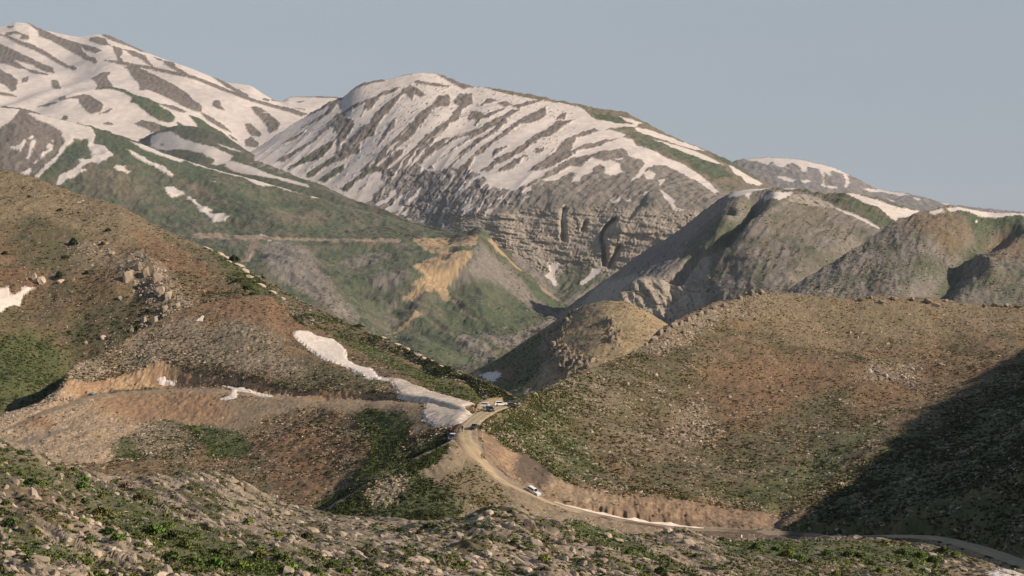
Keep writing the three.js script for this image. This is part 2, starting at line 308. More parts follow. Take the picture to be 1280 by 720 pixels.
snowPeak.m('green', '', [120,111, 139,108.5, 156,112, 169,119, 184,122.5, 199,130, 203,137, 216,146, 217,153, 210,154, 200,151, 188,145, 180,138, 170,130, 163,128, 165,122, 155,116, 142,112], { lift: 1.5 })
  .m('green', 'B', [0,445, 60,470, 100,510, 90,545, 40,550, 0,530]).m('green', 'B', [190,500, 260,520, 330,570, 420,620, 480,670, 580,740, 420,740, 330,670, 270,610, 240,560], { lift: 1.5 })
  .m('green', 'B', [110,540, 180,580, 260,620, 310,640, 300,662, 200,622, 120,577]).m('green', 'B', [0,568, 80,588, 200,618, 330,668, 460,722, 300,702, 200,672, 100,612, 0,607], { lift: 1.5 })
  .m('greenbrown', 'C', [1160,200, 1280,250, 1400,300, 1500,380, 1280,330, 1180,290, 1220,240], { lift: 1.5 });
snowPeak.build('mountain', 'broad snow covered peak with dark bare stripes');

const mainMountain = new Sheet({ from: 290, to: 1130, k: 2.1, step: 1.05, rowStep: 0.85, warp: 0.9, back: [500, 260], base: 'scree',
  rows: [
    [[290, 200, 4074], [320, 186, 4106], [350, 166, 4137], [385, 144, 4169], [415, 127, 4169], [430, 121, 4162], [440, 112, 4150], [455, 104, 4143], [480, 100, 4137], [500, 95, 4137], [530, 91, 4137], [545, 92.5, 4137], [560, 97.5, 4125], [592, 109, 4074], [605, 109.5, 4062], [650, 116, 4024], [690, 124, 3999], [735, 133, 3967], [772, 139, 3949], [785, 142, 3942], [800, 150, 3930], [820, 160, 3917], [850, 174, 3898], [885, 189, 3873], [915, 203, 3854], [935, 215, 3823], [960, 230, 3791], [1000, 252, 3760], [1130, 310, 3693]],
    [[290, 206, 3980], [400, 195, 3854], [500, 180, 3760], [600, 182, 3660], [700, 195, 3560], [800, 212, 3491], [900, 236, 3422], [1000, 265, 3422], [1130, 320, 3422]],
    [[290, 212, 3917], [400, 236, 3693], [460, 256, 3560], [520, 262, 3491], [580, 274, 3353], [640, 272, 3305], [700, 264, 3278], [760, 265, 3250], [820, 262, 3214], [880, 262, 3206], [1000, 285, 3206], [1130, 330, 3206]],
    [[290, 225, 3854], [400, 246, 3660], [460, 265, 3526], [520, 280, 3443], [580, 298, 3312], [640, 326, 3250], [700, 346, 3219], [740, 346, 3192], [770, 345, 3170], [820, 332, 3152], [880, 322, 3143], [1000, 335, 3143], [1130, 350, 3117]],
    [[290, 260, 3693], [400, 270, 3560], [460, 285, 3457], [520, 305, 3374], [580, 325, 3206], [640, 365, 3081], [700, 402, 2939], [740, 400, 2894], [800, 400, 2894], [1130, 400, 2894]]],
  big: (x, y, z) => 14 * fbm(x / 340, y / 340, z / 400, 2) + 4 * ridged((x * 0.86 + z * 0.51) / 85, y / 500, (-x * 0.51 + z * 0.86) / 900, 1),
  disp: (x, y, z, w, sn) => {
    const s = x * 0.86 + z * 0.51, l = -x * 0.51 + z * 0.86, rock = 1 - sn;
    const c = w.paleCliff || 0, gr = w.greyrock || 0;
    const up = rock * (1 - c) * (2.4 * noise(x / 26, y / 26, z / 40) + 1.6 * fbm(x / 9, y / 9, z / 13, 2) + 3 * ridged(s / 34, y / 200, l / 260, 2)) + gr * 4 * ridged(s / 40, y / 80, l / 160, 2);
    const tw = c * (13 * fbm(x / 160, y / 170, 4, 2) + 5 * blocks(x, y + 0.12 * x, 46, 11) + 3 * blocks(x + 500, y + 0.12 * x, 15, 5) + 5 * blocks(x + 90, y, 40, 60) + 1.4 * noise(x / 7, y / 7, z / 7)) + gr * (6 * blocks(x, y + 40, 22, 15) + 2 * noise(x / 9, y / 9, z / 9));
    return [up * (1 - 0.6 * c), tw];
  } });
mainMountain.rib('N', [475,138, 445,165, 415,195, 392,235, 385,275, 398,320, 402,370, 405,440], 0, 4.5, -34).rib('N', [500,320, 470,380, 440,450], 0, 5, -20).rib('N', [135,70, 125,150, 130,280], 0, 5, -16).rib('N', [275,170, 262,210], 0, 5, -16).rib('N', [650,10, 560,95], -12, 14)
  .rib('N', [560,120, 470,260, 430,300], 0, 22, 14).rib('H', [760,460, 640,640], -9, 14);
mainMountain.m('greyrock', 'G', [560,80, 760,0, 1280,0, 1280,600, 1150,640, 1000,560, 800,490, 680,440, 740,330, 700,240, 600,200, 500,120], { soft: 6 })
  .m('greyrock', 'H', [0,180, 300,240, 560,240, 700,300, 640,420, 480,480, 380,520, 300,600, 60,620, 0,520], { soft: 6 })
  .m('snow', '', [300,195, 325,180, 350,163, 385,140, 415,122, 430,117, 440,107, 480,95, 530,87, 560,94, 592,105, 650,112, 690,120, 728,131, 742,142, 752,155, 762,160, 745,172, 742,186, 715,197, 695,209, 660,229, 640,237, 612,234, 607,222, 588,212, 570,208, 548,213, 535,214, 522,205, 503,207, 477,214, 479,228, 470,241, 456,256, 430,248, 402,233, 335,206]);
for (const [r, f] of [
  ['E', [650,165, 700,130, 780,113, 860,104, 860,114, 790,126, 700,152]], ['E', [220,700, 330,625, 440,550, 530,505, 500,560, 420,640, 380,630, 300,660, 240,700]],
  ['E', [140,645, 260,580, 380,510, 490,400, 520,350, 600,310, 660,270, 780,225, 870,180, 965,152, 920,192, 830,212, 770,300, 720,305, 740,260, 680,280, 590,330, 600,365, 650,380, 620,430, 560,440, 545,450, 505,410, 440,465, 380,522, 300,578, 180,655]],
  ['E', [545,440, 600,400, 660,400, 620,470, 560,540, 545,600, 530,600, 550,520]],
  ['E', [370,715, 450,660, 540,610, 600,530, 700,430, 770,390, 800,320, 880,260, 960,200, 1030,143, 1080,168, 1132,210, 1085,217, 1055,178, 1045,242, 1020,220, 1000,190, 960,222, 920,282, 850,352, 800,432, 790,472, 740,492, 690,522, 690,592, 640,602, 590,642, 500,662, 420,715]],
  ['E', [700,715, 800,620, 860,560, 930,500, 1000,430, 1080,350, 1150,288, 1195,286, 1140,352, 1080,432, 1040,482, 960,542, 900,602, 840,642, 760,715]], ['E', [850,470, 880,420, 932,358, 920,430, 880,460, 840,520, 818,545]],
  ['E', [790,715, 860,650, 940,580, 987,568, 970,612, 900,672, 860,715]], ['E', [880,715, 960,650, 1050,568, 1120,498, 1190,438, 1285,380, 1285,415, 1220,472, 1160,532, 1100,592, 1040,662, 1000,715]], ['E', [1180,265, 1210,225, 1285,208, 1285,272, 1230,277]],
  ['E', [190,527, 250,488, 332,447, 270,502]], ['E', [320,422, 400,368, 500,298, 530,228, 592,207, 500,322, 420,377]], ['E', [360,318, 440,266, 530,222, 562,230, 490,284, 420,314, 340,347]],
  ['F', [0,360, 50,310, 110,280, 150,213, 227,218, 220,282, 120,292, 60,372, 0,432]], ['F', [250,250, 300,200, 372,198, 377,262, 310,302, 280,372, 220,392, 150,472, 90,542, 20,592, 0,572, 60,508, 140,428, 230,368, 270,308, 290,280]],
  ['F', [350,372, 380,318, 442,322, 452,352, 400,410, 410,370]], ['F', [460,340, 540,308, 600,292, 500,352, 440,364]], ['F', [430,282, 480,233, 552,245, 500,262]], ['F', [550,265, 600,248, 642,270, 600,287]], ['F', [640,280, 720,263, 820,238, 855,240, 760,272, 700,294, 690,302]],
  ['F', [80,556, 180,504, 300,474, 430,424, 560,354, 650,306, 694,308, 600,369, 470,446, 340,506, 200,566, 120,626, 60,664, 0,664, 60,600]], ['F', [160,620, 270,536, 370,476, 450,496, 520,436, 600,366, 612,385, 560,434, 480,494, 400,546, 300,606, 200,646, 120,704, 90,692]],
  ['F', [200,715, 280,640, 380,560, 430,520, 520,487, 620,417, 700,367, 800,317, 862,288, 867,332, 830,382, 770,392, 700,402, 600,472, 500,542, 430,602, 390,622, 350,702, 280,722]], ['F', [510,600, 540,550, 620,513, 652,488, 672,495, 620,547, 540,602, 510,637]],
  ['F', [440,715, 540,628, 640,586, 720,536, 800,476, 880,436, 940,383, 1047,378, 990,412, 940,452, 890,484, 830,494, 740,564, 650,614, 560,664, 500,714]], ['F', [545,720, 580,680, 630,640, 707,628, 690,662, 620,712]], ['F', [800,563, 842,563, 852,592, 808,597]], ['F', [718,613, 745,613, 745,624, 720,624]],
  ['F', [945,372, 970,333, 1002,328, 990,372]], ['F', [750,715, 850,648, 940,586, 960,546, 1000,506, 1080,476, 1160,441, 1232,422, 1232,442, 1150,474, 1050,524, 1030,574, 1040,612, 960,654, 880,704]],
  ['F', [1030,590, 1120,538, 1200,516, 1285,496, 1285,522, 1180,558, 1060,602]], ['F', [900,715, 1040,638, 1140,603, 1285,576, 1285,642, 1200,632, 1130,652, 1060,692, 960,720]], ['F', [1085,470, 1100,436, 1122,440, 1120,470]],
  ['F', [0,114, 100,126, 235,152, 150,154, 0,128]], ['F', [130,58, 200,72, 300,112, 395,152, 320,170, 220,118]], ['F', [690,470, 710,466, 706,478]], ['F', [640,492, 668,488, 660,504]],
]) mainMountain.m('brownrock', r, f, { lift: 1.5, grow: 0.7 });
for (const f of [[110,205, 180,170, 270,130, 350,80, 410,40, 390,90, 340,140, 290,160, 200,190, 150,215], [225,255, 300,215, 400,150, 440,150, 360,200, 270,275, 240,280], [310,295, 370,255, 440,210, 490,190, 480,225, 420,270, 350,315], [455,350, 520,310, 600,250, 700,200, 730,230, 640,260, 560,310, 510,370, 480,370], [580,352, 640,318, 600,357]])
  mainMountain.m('greenbrown', 'G', f, { lift: 1.5 });
const downhill = (x, y, z, w, l) => noise((x * 0.86 + z * 0.51) / w + 0.25 * noise(x / 40, y / 40, z / 40), y / 700, (-x * 0.51 + z * 0.86) / l);
mainMountain.m('snow', 'G', [560,60, 760,0, 1280,0, 1280,330, 1150,520, 1000,540, 800,480, 690,440, 740,330, 700,240, 600,190], { soft: 30, where: (x, y, z) => sstep(0.42, 0.54, downhill(x, y, z, 17, 130)) })
  .m('snow', 'H', [0,120, 300,200, 640,200, 760,250, 640,400, 480,470, 380,500, 300,560, 60,560, 0,480], { soft: 30, where: (x, y, z) => sstep(0.46, 0.58, downhill(x, y, z, 15, 120)) })
  .m('brownrock', '', [330,190, 430,120, 530,92, 640,115, 740,140, 700,200, 600,215, 500,200, 440,245, 380,225], { soft: 30, where: (x, y, z) => sstep(0.66, 0.74, downhill(x + 300, y, z, 9, 30)) });
for (const [r, q] of [['F', [40,715, 60,640, 150,572, 280,497, 365,474, 300,532, 200,604, 130,654, 60,704]], ['F', [250,690, 330,618, 420,536, 520,466, 600,396, 650,356, 760,296, 850,262, 780,322, 650,398, 560,473, 470,533, 400,593, 330,653, 270,703]], ['F', [500,560, 640,455, 800,385, 870,350, 930,380, 860,436, 760,500, 640,572, 560,600, 620,545, 560,560]], ['F', [420,700, 520,620, 600,560, 720,520, 640,585, 540,634, 480,690]],
  ['H', [0,195, 80,140, 180,70, 300,0, 330,0, 230,82, 130,162, 60,217, 20,242]], ['H', [140,200, 240,108, 330,38, 400,0, 440,0, 340,72, 270,132, 220,192, 160,212]], ['H', [268,182, 330,138, 402,108, 402,152, 340,202, 300,192]], ['H', [358,272, 420,198, 520,148, 600,118, 500,192, 420,252, 380,287]], ['H', [388,332, 470,268, 560,228, 720,118, 850,28, 760,132, 640,222, 520,292, 420,332]], ['H', [520,360, 640,280, 760,225, 860,190, 780,240, 660,310, 560,362]]])
  mainMountain.m('snow', r, q, { warp: 1.4 });
mainMountain.m('brown', 'F', [440,150, 560,172, 700,190, 860,224, 1000,235, 1100,255, 1290,300, 1290,384, 1180,368, 1160,342, 1090,292, 980,262, 860,248, 700,218, 540,184]).m('brown', 'K', [0,38, 300,90, 540,200, 800,300, 1100,410, 1300,490, 1300,640, 1000,660, 960,600, 860,560, 700,460, 500,360, 400,320, 330,250, 260,200, 130,160, 60,90], { soft: 2 })
  .m('green', 'K', [110,118, 200,123, 300,148, 352,187, 250,178, 150,152]).m('green', 'K', [480,280, 600,322, 760,385, 900,435, 990,482, 1062,547, 900,547, 820,500, 740,445, 640,390], { soft: 3 }).m('green', 'K', [870,378, 1000,418, 1100,448, 1200,498, 1290,540, 1290,575, 1200,548, 1060,484, 960,434], { soft: 2 })
  .m('greenbrown', 'K', [330,228, 480,268, 620,330, 640,400, 500,360, 400,318], { soft: 3 });
for (const [r, f] of [
  ['H', [735,295, 780,270, 860,240, 930,200, 1000,205, 1020,180, 1070,148, 1150,168, 1200,163, 1250,188, 1272,240, 1190,262, 1150,250, 1160,215, 1120,185, 1060,220, 1080,235, 1020,262, 980,302, 928,308, 970,250, 920,240, 840,292, 770,302]],
  ['H', [595,380, 640,345, 670,333, 660,362, 610,387]], ['H', [325,537, 370,498, 417,488, 390,517, 345,547]], ['H', [188,522, 272,472, 265,492, 200,542]], ['H', [188,502, 240,448, 277,433, 265,467, 220,502]], ['H', [58,587, 142,542, 90,573]], ['H', [23,634, 122,587, 110,607, 60,632]], ['H', [78,637, 132,613, 120,632]], ['H', [418,437, 472,398, 460,422]], ['H', [328,502, 402,446, 390,467]],
  ['H', [228,312, 300,268, 362,226, 340,267, 270,303]], ['H', [128,402, 230,317, 212,347, 150,397]], ['H', [1188,428, 1220,438, 1262,396, 1257,432, 1210,452]], ['H', [78,527, 152,492, 100,522]], ['H', [123,235, 155,222, 162,242, 130,257]], ['H', [1215,150, 1275,150, 1240,162]],
  ['H', [240,205, 310,210, 330,240, 270,235]], ['H', [295,402, 318,400, 300,408]], ['H', [200,280, 222,262, 215,290]], ['H', [880,508, 890,512, 868,522]],
  ['G', [678,457, 760,420, 790,368, 842,348, 830,387, 770,442, 710,472]], ['G', [753,492, 830,440, 880,383, 897,388, 860,450, 887,470, 850,492, 790,512]], ['G', [898,457, 940,408, 977,393, 940,437]], ['G', [968,472, 1022,423, 1000,457]], ['G', [858,520, 910,488, 932,520, 890,532]], ['G', [978,570, 1027,553, 1010,582]], ['G', [1038,455, 1077,443, 1060,467]], ['G', [1018,517, 1072,486, 1050,512]], ['G', [898,545, 942,553, 910,563]],
  ['G', [620,420, 680,400, 660,430, 625,438]], ['G', [880,280, 912,268, 890,286]], ['G', [900,350, 932,340, 915,356]],
  ['K', [0,62, 50,86, 100,138, 140,158, 260,178, 412,193, 400,210, 270,207, 160,232, 100,212, 0,262]], ['K', [0,283, 120,248, 230,226, 332,255, 320,272, 260,282, 160,302, 0,347]],
  ['K', [0,370, 150,338, 260,288, 300,273, 382,293, 402,330, 500,358, 620,418, 720,458, 800,508, 880,568, 952,640, 930,657, 870,612, 800,562, 760,547, 680,502, 600,467, 520,462, 460,492, 420,547, 363,577, 400,530, 460,450, 440,427, 350,402, 343,370, 310,347, 160,377, 0,412]],
  ['K', [278,130, 330,147, 445,185, 400,192, 340,172]], ['K', [388,213, 480,221, 560,251, 680,296, 800,336, 875,375, 800,362, 640,314, 500,269, 420,242]], ['K', [518,290, 640,321, 760,356, 860,396, 930,431, 1005,471, 900,444, 800,404, 660,349]], ['K', [1018,458, 1060,478, 1160,538, 1238,580, 1220,597, 1140,587, 1110,547, 1050,512]],
  ['K', [553,623, 600,648, 668,705, 640,722, 590,682]], ['K', [448,510, 490,498, 534,520, 510,552, 470,552]], ['K', [548,560, 592,553, 560,602]], ['K', [1148,457, 1222,488, 1200,497]], ['K', [228,688, 250,703, 302,662, 290,692, 260,717]], ['K', [438,662, 492,627, 470,662]], ['K', [333,702, 372,672, 360,702]], ['K', [255,415, 315,412, 290,430]],
  ['N', [818,0, 850,10, 880,50, 937,64, 900,82, 870,72, 840,30]], ['N', [983,120, 1020,83, 1062,100, 1010,137]], ['N', [115,92, 135,80, 140,95]],
]) mainMountain.m('snow', r, f);
mainMountain.m('paleCliff', '', [560,276, 600,268, 650,262, 700,262, 760,262, 820,262, 880,265, 900,270, 900,330, 850,335, 790,345, 760,348, 700,347, 650,326, 600,303, 570,296], { soft: 5, warp: 3 })
  .m('green', '', [690,352, 715,325, 745,330, 760,345, 735,362, 700,380], { soft: 4, warp: 3, part: 0.7 })
  .m('snow', 'N', [25,418, 112,430, 70,500, 97,570, 70,582, 50,540, 0,505, 40,480]).m('snow', 'N', [330,448, 370,448, 382,480, 310,532, 255,572, 233,565, 290,510]).m('snow', 'N', [95,600, 120,597, 110,612]);
mainMountain.build('mountain', 'main mountain with diagonal snow stripes above a pale cliff band');

const backSpur = new Sheet({ from: 150, to: 640, k: 2.2, back: [300, 170], base: 'greenbrown',
  rows: [
    [[150, 195, 4600], [170, 178, 4500], [200, 163, 4420], [225, 157, 4380], [245, 158, 4330], [282, 171, 4200], [312, 190, 4050], [335, 203, 3950], [365, 216, 3830], [402, 231, 3700], [441, 249, 3550], [480, 262, 3400], [515, 277, 3300], [560, 289, 3200], [640, 315, 3100]],
    [[150, 205, 4250], [240, 198, 4050], [282, 210, 3930], [335, 225, 3780], [402, 246, 3600], [441, 257, 3480], [515, 284, 3250], [640, 322, 3050]],
    [[150, 260, 3800], [282, 260, 3700], [402, 280, 3450], [515, 310, 3150], [640, 350, 2950]]],
  big: (x, y, z) => 14 * fbm(x / 280, y / 280, z / 300, 2),
  disp: (x, y, z, w, sn) => (1 - sn) * 1.6 * noise(x / 24, y / 24, z / 40) });
backSpur.m('snow', 'D', [-60,110, 0,85, 80,78, 140,120, 220,148, 350,178, 492,240, 440,287, 380,302, 343,297, 370,265, 260,217, 160,197, 80,197, 40,207, 0,197, -60,180]).m('snow', 'D', [430,280, 480,273, 600,307, 720,357, 860,397, 980,427, 995,450, 900,427, 780,392, 620,367, 500,347, 440,312])
  .m('snow', 'D', [720,286, 800,294, 900,334, 1030,412, 940,389, 820,339]).m('snow', 'D', [380,157, 460,181, 555,215, 480,203]).m('brownrock', 'D', [0,160, 25,158, 30,170, 5,172]).m('green', 'D', [480,260, 600,290, 760,330, 900,380, 1010,430, 900,400, 760,350, 620,310], { soft: 3 });
backSpur.build('mountain', 'green spur with snow in its hollows below the snow peak');

// ---------- the valley's green side, from the spur's crest down to the stream ----------
const valleySide = new Sheet({ from: -260, to: 770, k: 1.75, back: [260, 130], base: 'greenbrown',
  rows: [
    [[-260, 110, 4000], [0, 133, 3700], [25, 135, 3700], [60, 146, 3650], [120, 159.5, 3600], [163, 174, 3500], [229, 200, 3400], [280, 216, 3300], [330, 229, 3250], [380, 243, 3200], [430, 257, 3150], [470, 267, 3100], [520, 282, 3000], [560, 291, 2900], [590, 292, 2820], [600, 292, 2800], [612, 301, 2790], [630, 318, 2780], [660, 342, 2740], [700, 376, 2650], [715, 384, 2600], [770, 402, 2600]],
    [[-260, 200, 3300], [0, 200, 3250], [120, 215, 3150], [229, 240, 3050], [330, 262, 2980], [430, 276, 2930], [520, 290, 2880], [560, 298, 2800], [598, 300, 2720], [630, 335, 2640], [660, 360, 2590], [700, 385, 2560], [770, 412, 2550]],
    [[-260, 270, 2850], [0, 280, 2800], [200, 293, 2750], [300, 297, 2700], [400, 300, 2680], [500, 300, 2680], [560, 303, 2700], [598, 307, 2670], [630, 345, 2580], [660, 370, 2520], [700, 392, 2480], [770, 416, 2480]],
    [[-260, 330, 2300], [0, 340, 2250], [200, 345, 2200], [300, 350, 2150], [400, 360, 2100], [500, 370, 2100], [560, 370, 2150], [600, 375, 2150], [640, 395, 2150], [690, 400, 2250], [770, 421, 2300]],
    [[-260, 480, 1500], [0, 480, 1500], [300, 470, 1550], [400, 470, 1600], [500, 462, 1650], [560, 461, 1680], [600, 459, 1720], [640, 440, 1850], [690, 405, 2150], [770, 428, 2200]],
    [[-260, 560, 1350], [500, 520, 1450], [640, 500, 1550], [770, 470, 1700]]],
  big: (x, y, z) => 18 * fbm(x / 330, y / 330, z / 330, 2) + 5 * ridged(x / 110, y / 110, z / 190, 2),
  disp: (x, y, z, w, sn) => (1 - sn) * (1.2 * noise(x / 16, y / 16, z / 24) + 3 * ridged((x - 0.4 * z) / 44, y / 60, z / 120, 2) + 1.2 * fbm(x / 7, y / 7, z / 10, 2) + (w.scree || 0) * 2 * ridged(x / 40, y / 40, z / 60, 2)) });
valleySide.rib('Q', [600,200, 780,400, 1000,640], 14, 60).rib('Q', [660,190, 820,330, 1000,470, 1160,640], -16, 60).rib('O', [560,440, 560,570, 720,700], -14, 34).rib('O', [740,150, 690,250, 600,380], 14, 40).rib('C', [60,460, 150,240], 10, 60).rib('D', [300,420, 560,560, 800,700], 14, 80).rib('D', [120,420, 400,600, 600,720], -14, 80).rib('D', [700,520, 1000,640, 1280,720], -12, 70).rib('R', [130,420, 170,180], -10, 26).rib('R', [340,290, 560,420, 720,600], -12, 34);
valleySide.m('green', '', [200,230, 330,240, 520,290, 600,300, 700,390, 600,460, 300,470, 200,400], { soft: 30, where: (x, y, z) => 0.85 * sstep(-0.1, 0.2, fbm(x / 90, y / 90, z / 130, 3)) })
  .m('brownrock', 'C', [0,80, 140,80, 300,125, 420,230, 420,320, 330,420, 240,540, 0,480], { soft: 8 }).m('green', 'C', [640,210, 870,295, 1220,430, 1400,500, 1400,640, 1150,560, 900,440, 780,380, 640,330], { soft: 8, warp: 4 }).m('green', 'C', [440,340, 590,300, 600,380, 520,430, 420,480, 300,560, 250,550, 370,440], { soft: 6 })
  .m('brown', 'D', [560,480, 700,560, 900,640, 1000,600, 1180,640, 1100,700, 900,700, 740,640, 640,560], { soft: 10, warp: 5, part: 0.8 }).m('brown', 'C', [560,470, 760,500, 900,560, 1000,600, 900,700, 640,640], { soft: 10, warp: 5, part: 0.8 }).m('green', 'D', [440,480, 560,520, 780,560, 1050,540, 1200,640, 1000,580, 800,600, 620,600, 500,560], { soft: 8, warp: 5 })
  .m('brown', 'D', [100,390, 280,440, 380,520, 520,590, 420,560, 260,500, 120,440], { soft: 6, warp: 4 });
for (const [r, f] of [
  ['C', [-200,60, 0,80, 135,90, 60,180, 0,215, -200,190]], ['C', [178,113, 300,133, 500,183, 612,213, 637,260, 620,320, 690,333, 758,395, 690,432, 660,457, 620,442, 560,467, 530,492, 582,490, 510,532, 440,562, 400,602, 373,590, 400,530, 500,485, 540,450, 523,425, 610,420, 605,370, 583,330, 590,290, 540,292, 480,282, 495,300, 430,352, 370,442, 250,550, 228,540, 290,480, 370,400, 430,310, 408,260, 400,235, 330,192, 240,157]],
  ['C', [58,345, 120,333, 160,293, 177,300, 135,372]], ['C', [183,287, 215,263, 232,275, 200,294]], ['C', [203,310, 242,288, 190,422, 178,420]], ['C', [268,427, 280,378, 330,353, 303,345, 320,318, 357,325, 350,357, 310,387]], ['C', [128,517, 205,483, 207,520, 165,532]], ['C', [223,452, 240,428, 252,440]], ['C', [338,302, 355,292, 358,305]],
  ['C', [753,480, 780,463, 832,470, 830,493, 872,500, 850,522, 820,507, 780,502]], ['C', [843,356, 900,378, 980,428, 1080,463, 1153,525, 1150,542, 1110,522, 1000,462, 900,412]], ['C', [1093,610, 1150,603, 1233,655, 1190,667, 1140,677, 1105,640]], ['C', [868,303, 960,330, 1080,384, 1225,430, 1190,444, 1060,396, 940,350]],
  ['D', [173,513, 200,518, 280,578, 357,605, 320,615, 350,630, 420,623, 457,650, 430,672, 355,682, 300,622, 260,617, 240,570]], ['D', [158,262, 270,302, 400,327, 530,361, 650,391, 800,416, 900,447, 973,480, 950,493, 850,473, 760,443, 650,438, 560,389, 450,364, 330,329, 240,309]], ['D', [998,493, 1062,508, 1050,527, 1010,522]], ['D', [345,405, 370,415, 355,420]],
  ['Q', [308,142, 350,126, 422,145, 370,154]], ['Q', [395,162, 425,164, 410,176]], ['Q', [253,265, 280,253, 302,275, 270,295, 253,290]], ['Q', [955,345, 985,345, 965,353]],
]) valleySide.m('snow', r, f, { lift: 2 });
valleySide.m('track', 'Q', [-100,118, 0,118, 250,130, 400,138, 600,150, 900,152, 1280,152, 1280,178, 900,174, 600,170, 420,160, 250,160, 0,152, -100,150], { warp: 2 }).m('track', 'Q', [225,305, 290,150, 342,150, 325,220, 280,305], { warp: 3 }).m('tan', 'Q', [955,155, 1085,155, 1100,172, 960,172], { part: 0.7 })
  .m('scree', 'Q', [340,190, 500,170, 620,200, 700,270, 760,370, 860,520, 1040,690, 900,690, 760,580, 560,480, 430,420, 380,330], { soft: 6, warp: 4 }).m('scree', 'Q', [880,320, 1000,270, 1150,240, 1220,270, 1150,310, 1000,350, 920,345], { soft: 3, warp: 3, part: 0.75 }).m('scree', 'Q', [1040,410, 1180,370, 1290,370, 1290,440, 1200,490, 1130,470], { soft: 4, warp: 4, part: 0.7 }).m('scree', 'O', [60,460, 160,400, 270,340, 250,430, 150,490, 100,520], { soft: 3, warp: 3, part: 0.7 })
  .m('scree', 'O', [760,180, 800,240, 900,320, 1000,400, 1120,520, 1230,640, 1150,660, 1000,560, 860,440, 700,420, 620,470, 560,500, 600,400, 700,260], { soft: 6, warp: 5 }).m('green', 'O', [560,500, 700,440, 860,500, 1000,600, 1100,700, 900,720, 700,640], { soft: 10, warp: 6, part: 0.55 }).m('green', 'O', [1000,400, 1120,450, 1230,540, 1280,600, 1280,660, 1180,620, 1080,520], { soft: 5, warp: 4, part: 0.8 })
  .m('tan', 'O', [298,150, 480,148, 600,148, 720,122, 747,150, 690,212, 640,222, 560,218, 500,232, 560,234, 695,233, 692,272, 640,342, 600,372, 602,402, 560,442, 520,472, 560,572, 500,562, 460,502, 380,512, 270,572, 200,562, 280,518, 340,470, 288,450, 380,408, 298,345, 400,288, 500,263, 420,242, 360,217, 308,182], { warp: 2 }).m('green', 'O', [540,212, 600,203, 690,205, 640,224, 560,226], { warp: 2 }).m('brown', 'O', [450,340, 520,310, 560,340, 520,370], { soft: 2, warp: 2, part: 0.7 })
  .m('tan', 'O', [795,158, 852,165, 902,236, 965,305, 1035,372, 1000,364, 930,294, 855,230]).m('track', 'O', [1115,436, 1180,466, 1250,534, 1280,575, 1220,546, 1155,494]).m('tan', 'R', [128,422, 180,393, 228,357, 268,307, 320,262, 364,284, 302,322, 262,374, 180,418]).m('track', 'R', [545,178, 560,182, 625,246, 730,330, 720,336, 615,256]).m('track', 'R', [340,285, 380,310, 470,365, 590,430, 570,436, 455,376], { part: 0.7 })
  .m('scree', 'R', [580,430, 660,418, 760,468, 852,530, 852,572, 740,603, 715,572, 660,510], { soft: 3, warp: 3 }).m('scree', 'R', [720,400, 830,428, 960,438, 952,480, 930,528, 860,492, 780,452], { soft: 3, warp: 3 }).m('scree', 'R', [1290,255, 1180,338, 1060,378, 960,438, 938,528, 1020,472, 1150,412, 1290,305], { warp: 2 }).m('scree', 'R', [120,400, 110,300, 130,220, 180,160, 210,170, 180,260, 180,380], { soft: 3, warp: 6, part: 0.6 })
  .m('green', 'R', [200,430, 300,360, 440,400, 580,480, 700,580, 720,630, 560,620, 400,560, 280,500], { soft: 8, warp: 4, part: 0.75 });
valleySide.build('valley_slope', 'green and brown valley side with a quarry scar and a track');

const cliffRidge = new Sheet({ from: 680, to: 1420, k: 1.25, back: [300, 160], base: 'scree',
  rows: [
    [[680, 402, 2500], [705, 388, 2480], [720, 376, 2470], [760, 348, 2450], [800, 318, 2420], [850, 287, 2380], [880, 263, 2340], [905, 246, 2300], [920, 239, 2290], [945, 236, 2280], [990, 235, 2280], [1010, 238, 2270], [1040, 242, 2260], [1056, 241, 2250], [1085, 245, 2250], [1120, 255, 2250], [1150, 263, 2260], [1250, 290, 2300], [1420, 300, 2300]],
    [[680, 405, 2330], [720, 387, 2290], [760, 363, 2250], [800, 337, 2220], [850, 308, 2190], [880, 288, 2170], [905, 264, 2180], [945, 250, 2200], [990, 252, 2200], [1040, 262, 2190], [1085, 275, 2170], [1120, 285, 2160], [1250, 310, 2160], [1420, 320, 2100]],
    [[680, 410, 2120], [720, 394, 2090], [760, 374, 2070], [800, 347, 2060], [850, 350, 2045], [905, 330, 2020], [945, 310, 2020], [990, 308, 2020], [1040, 312, 2020], [1120, 322, 2000], [1420, 350, 1900]],
    [[680, 450, 2040], [720, 420, 2030], [760, 408, 2020], [800, 395, 2012], [850, 398, 1985], [905, 400, 1900], [1000, 400, 1850], [1120, 400, 1830], [1420, 420, 1750]],
    [[680, 500, 2000], [850, 450, 1880], [1000, 450, 1750], [1420, 470, 1650]]],
  big: (x, y, z) => 8 * fbm(x / 160, y / 160, z / 160, 2),
  disp: (x, y, z, w, sn) => {
    const c = w.paleCliff || 0, gr = w.greyrock || 0, sl = x + 0.45 * y;
    return [(1 - c) * (1 - sn) * (1.7 * fbm(x / 14, y / 14, z / 20, 2) + 2.2 * ridged((x + 0.5 * z) / 30, y / 90, z / 160, 2)), c * (11 * ridged(sl / 30, y / 150, 5, 1) + 9 * blocks(sl, y, 17, 26) + 4.5 * blocks(sl + 300, y, 7, 9) + noise(x / 5, y / 5, z / 5)) + gr * (5 * blocks(sl, y, 14, 12)) + (1 - c) * (1 - sn) * 2.6 * blocks(sl, y, 70, 8)];
  } });
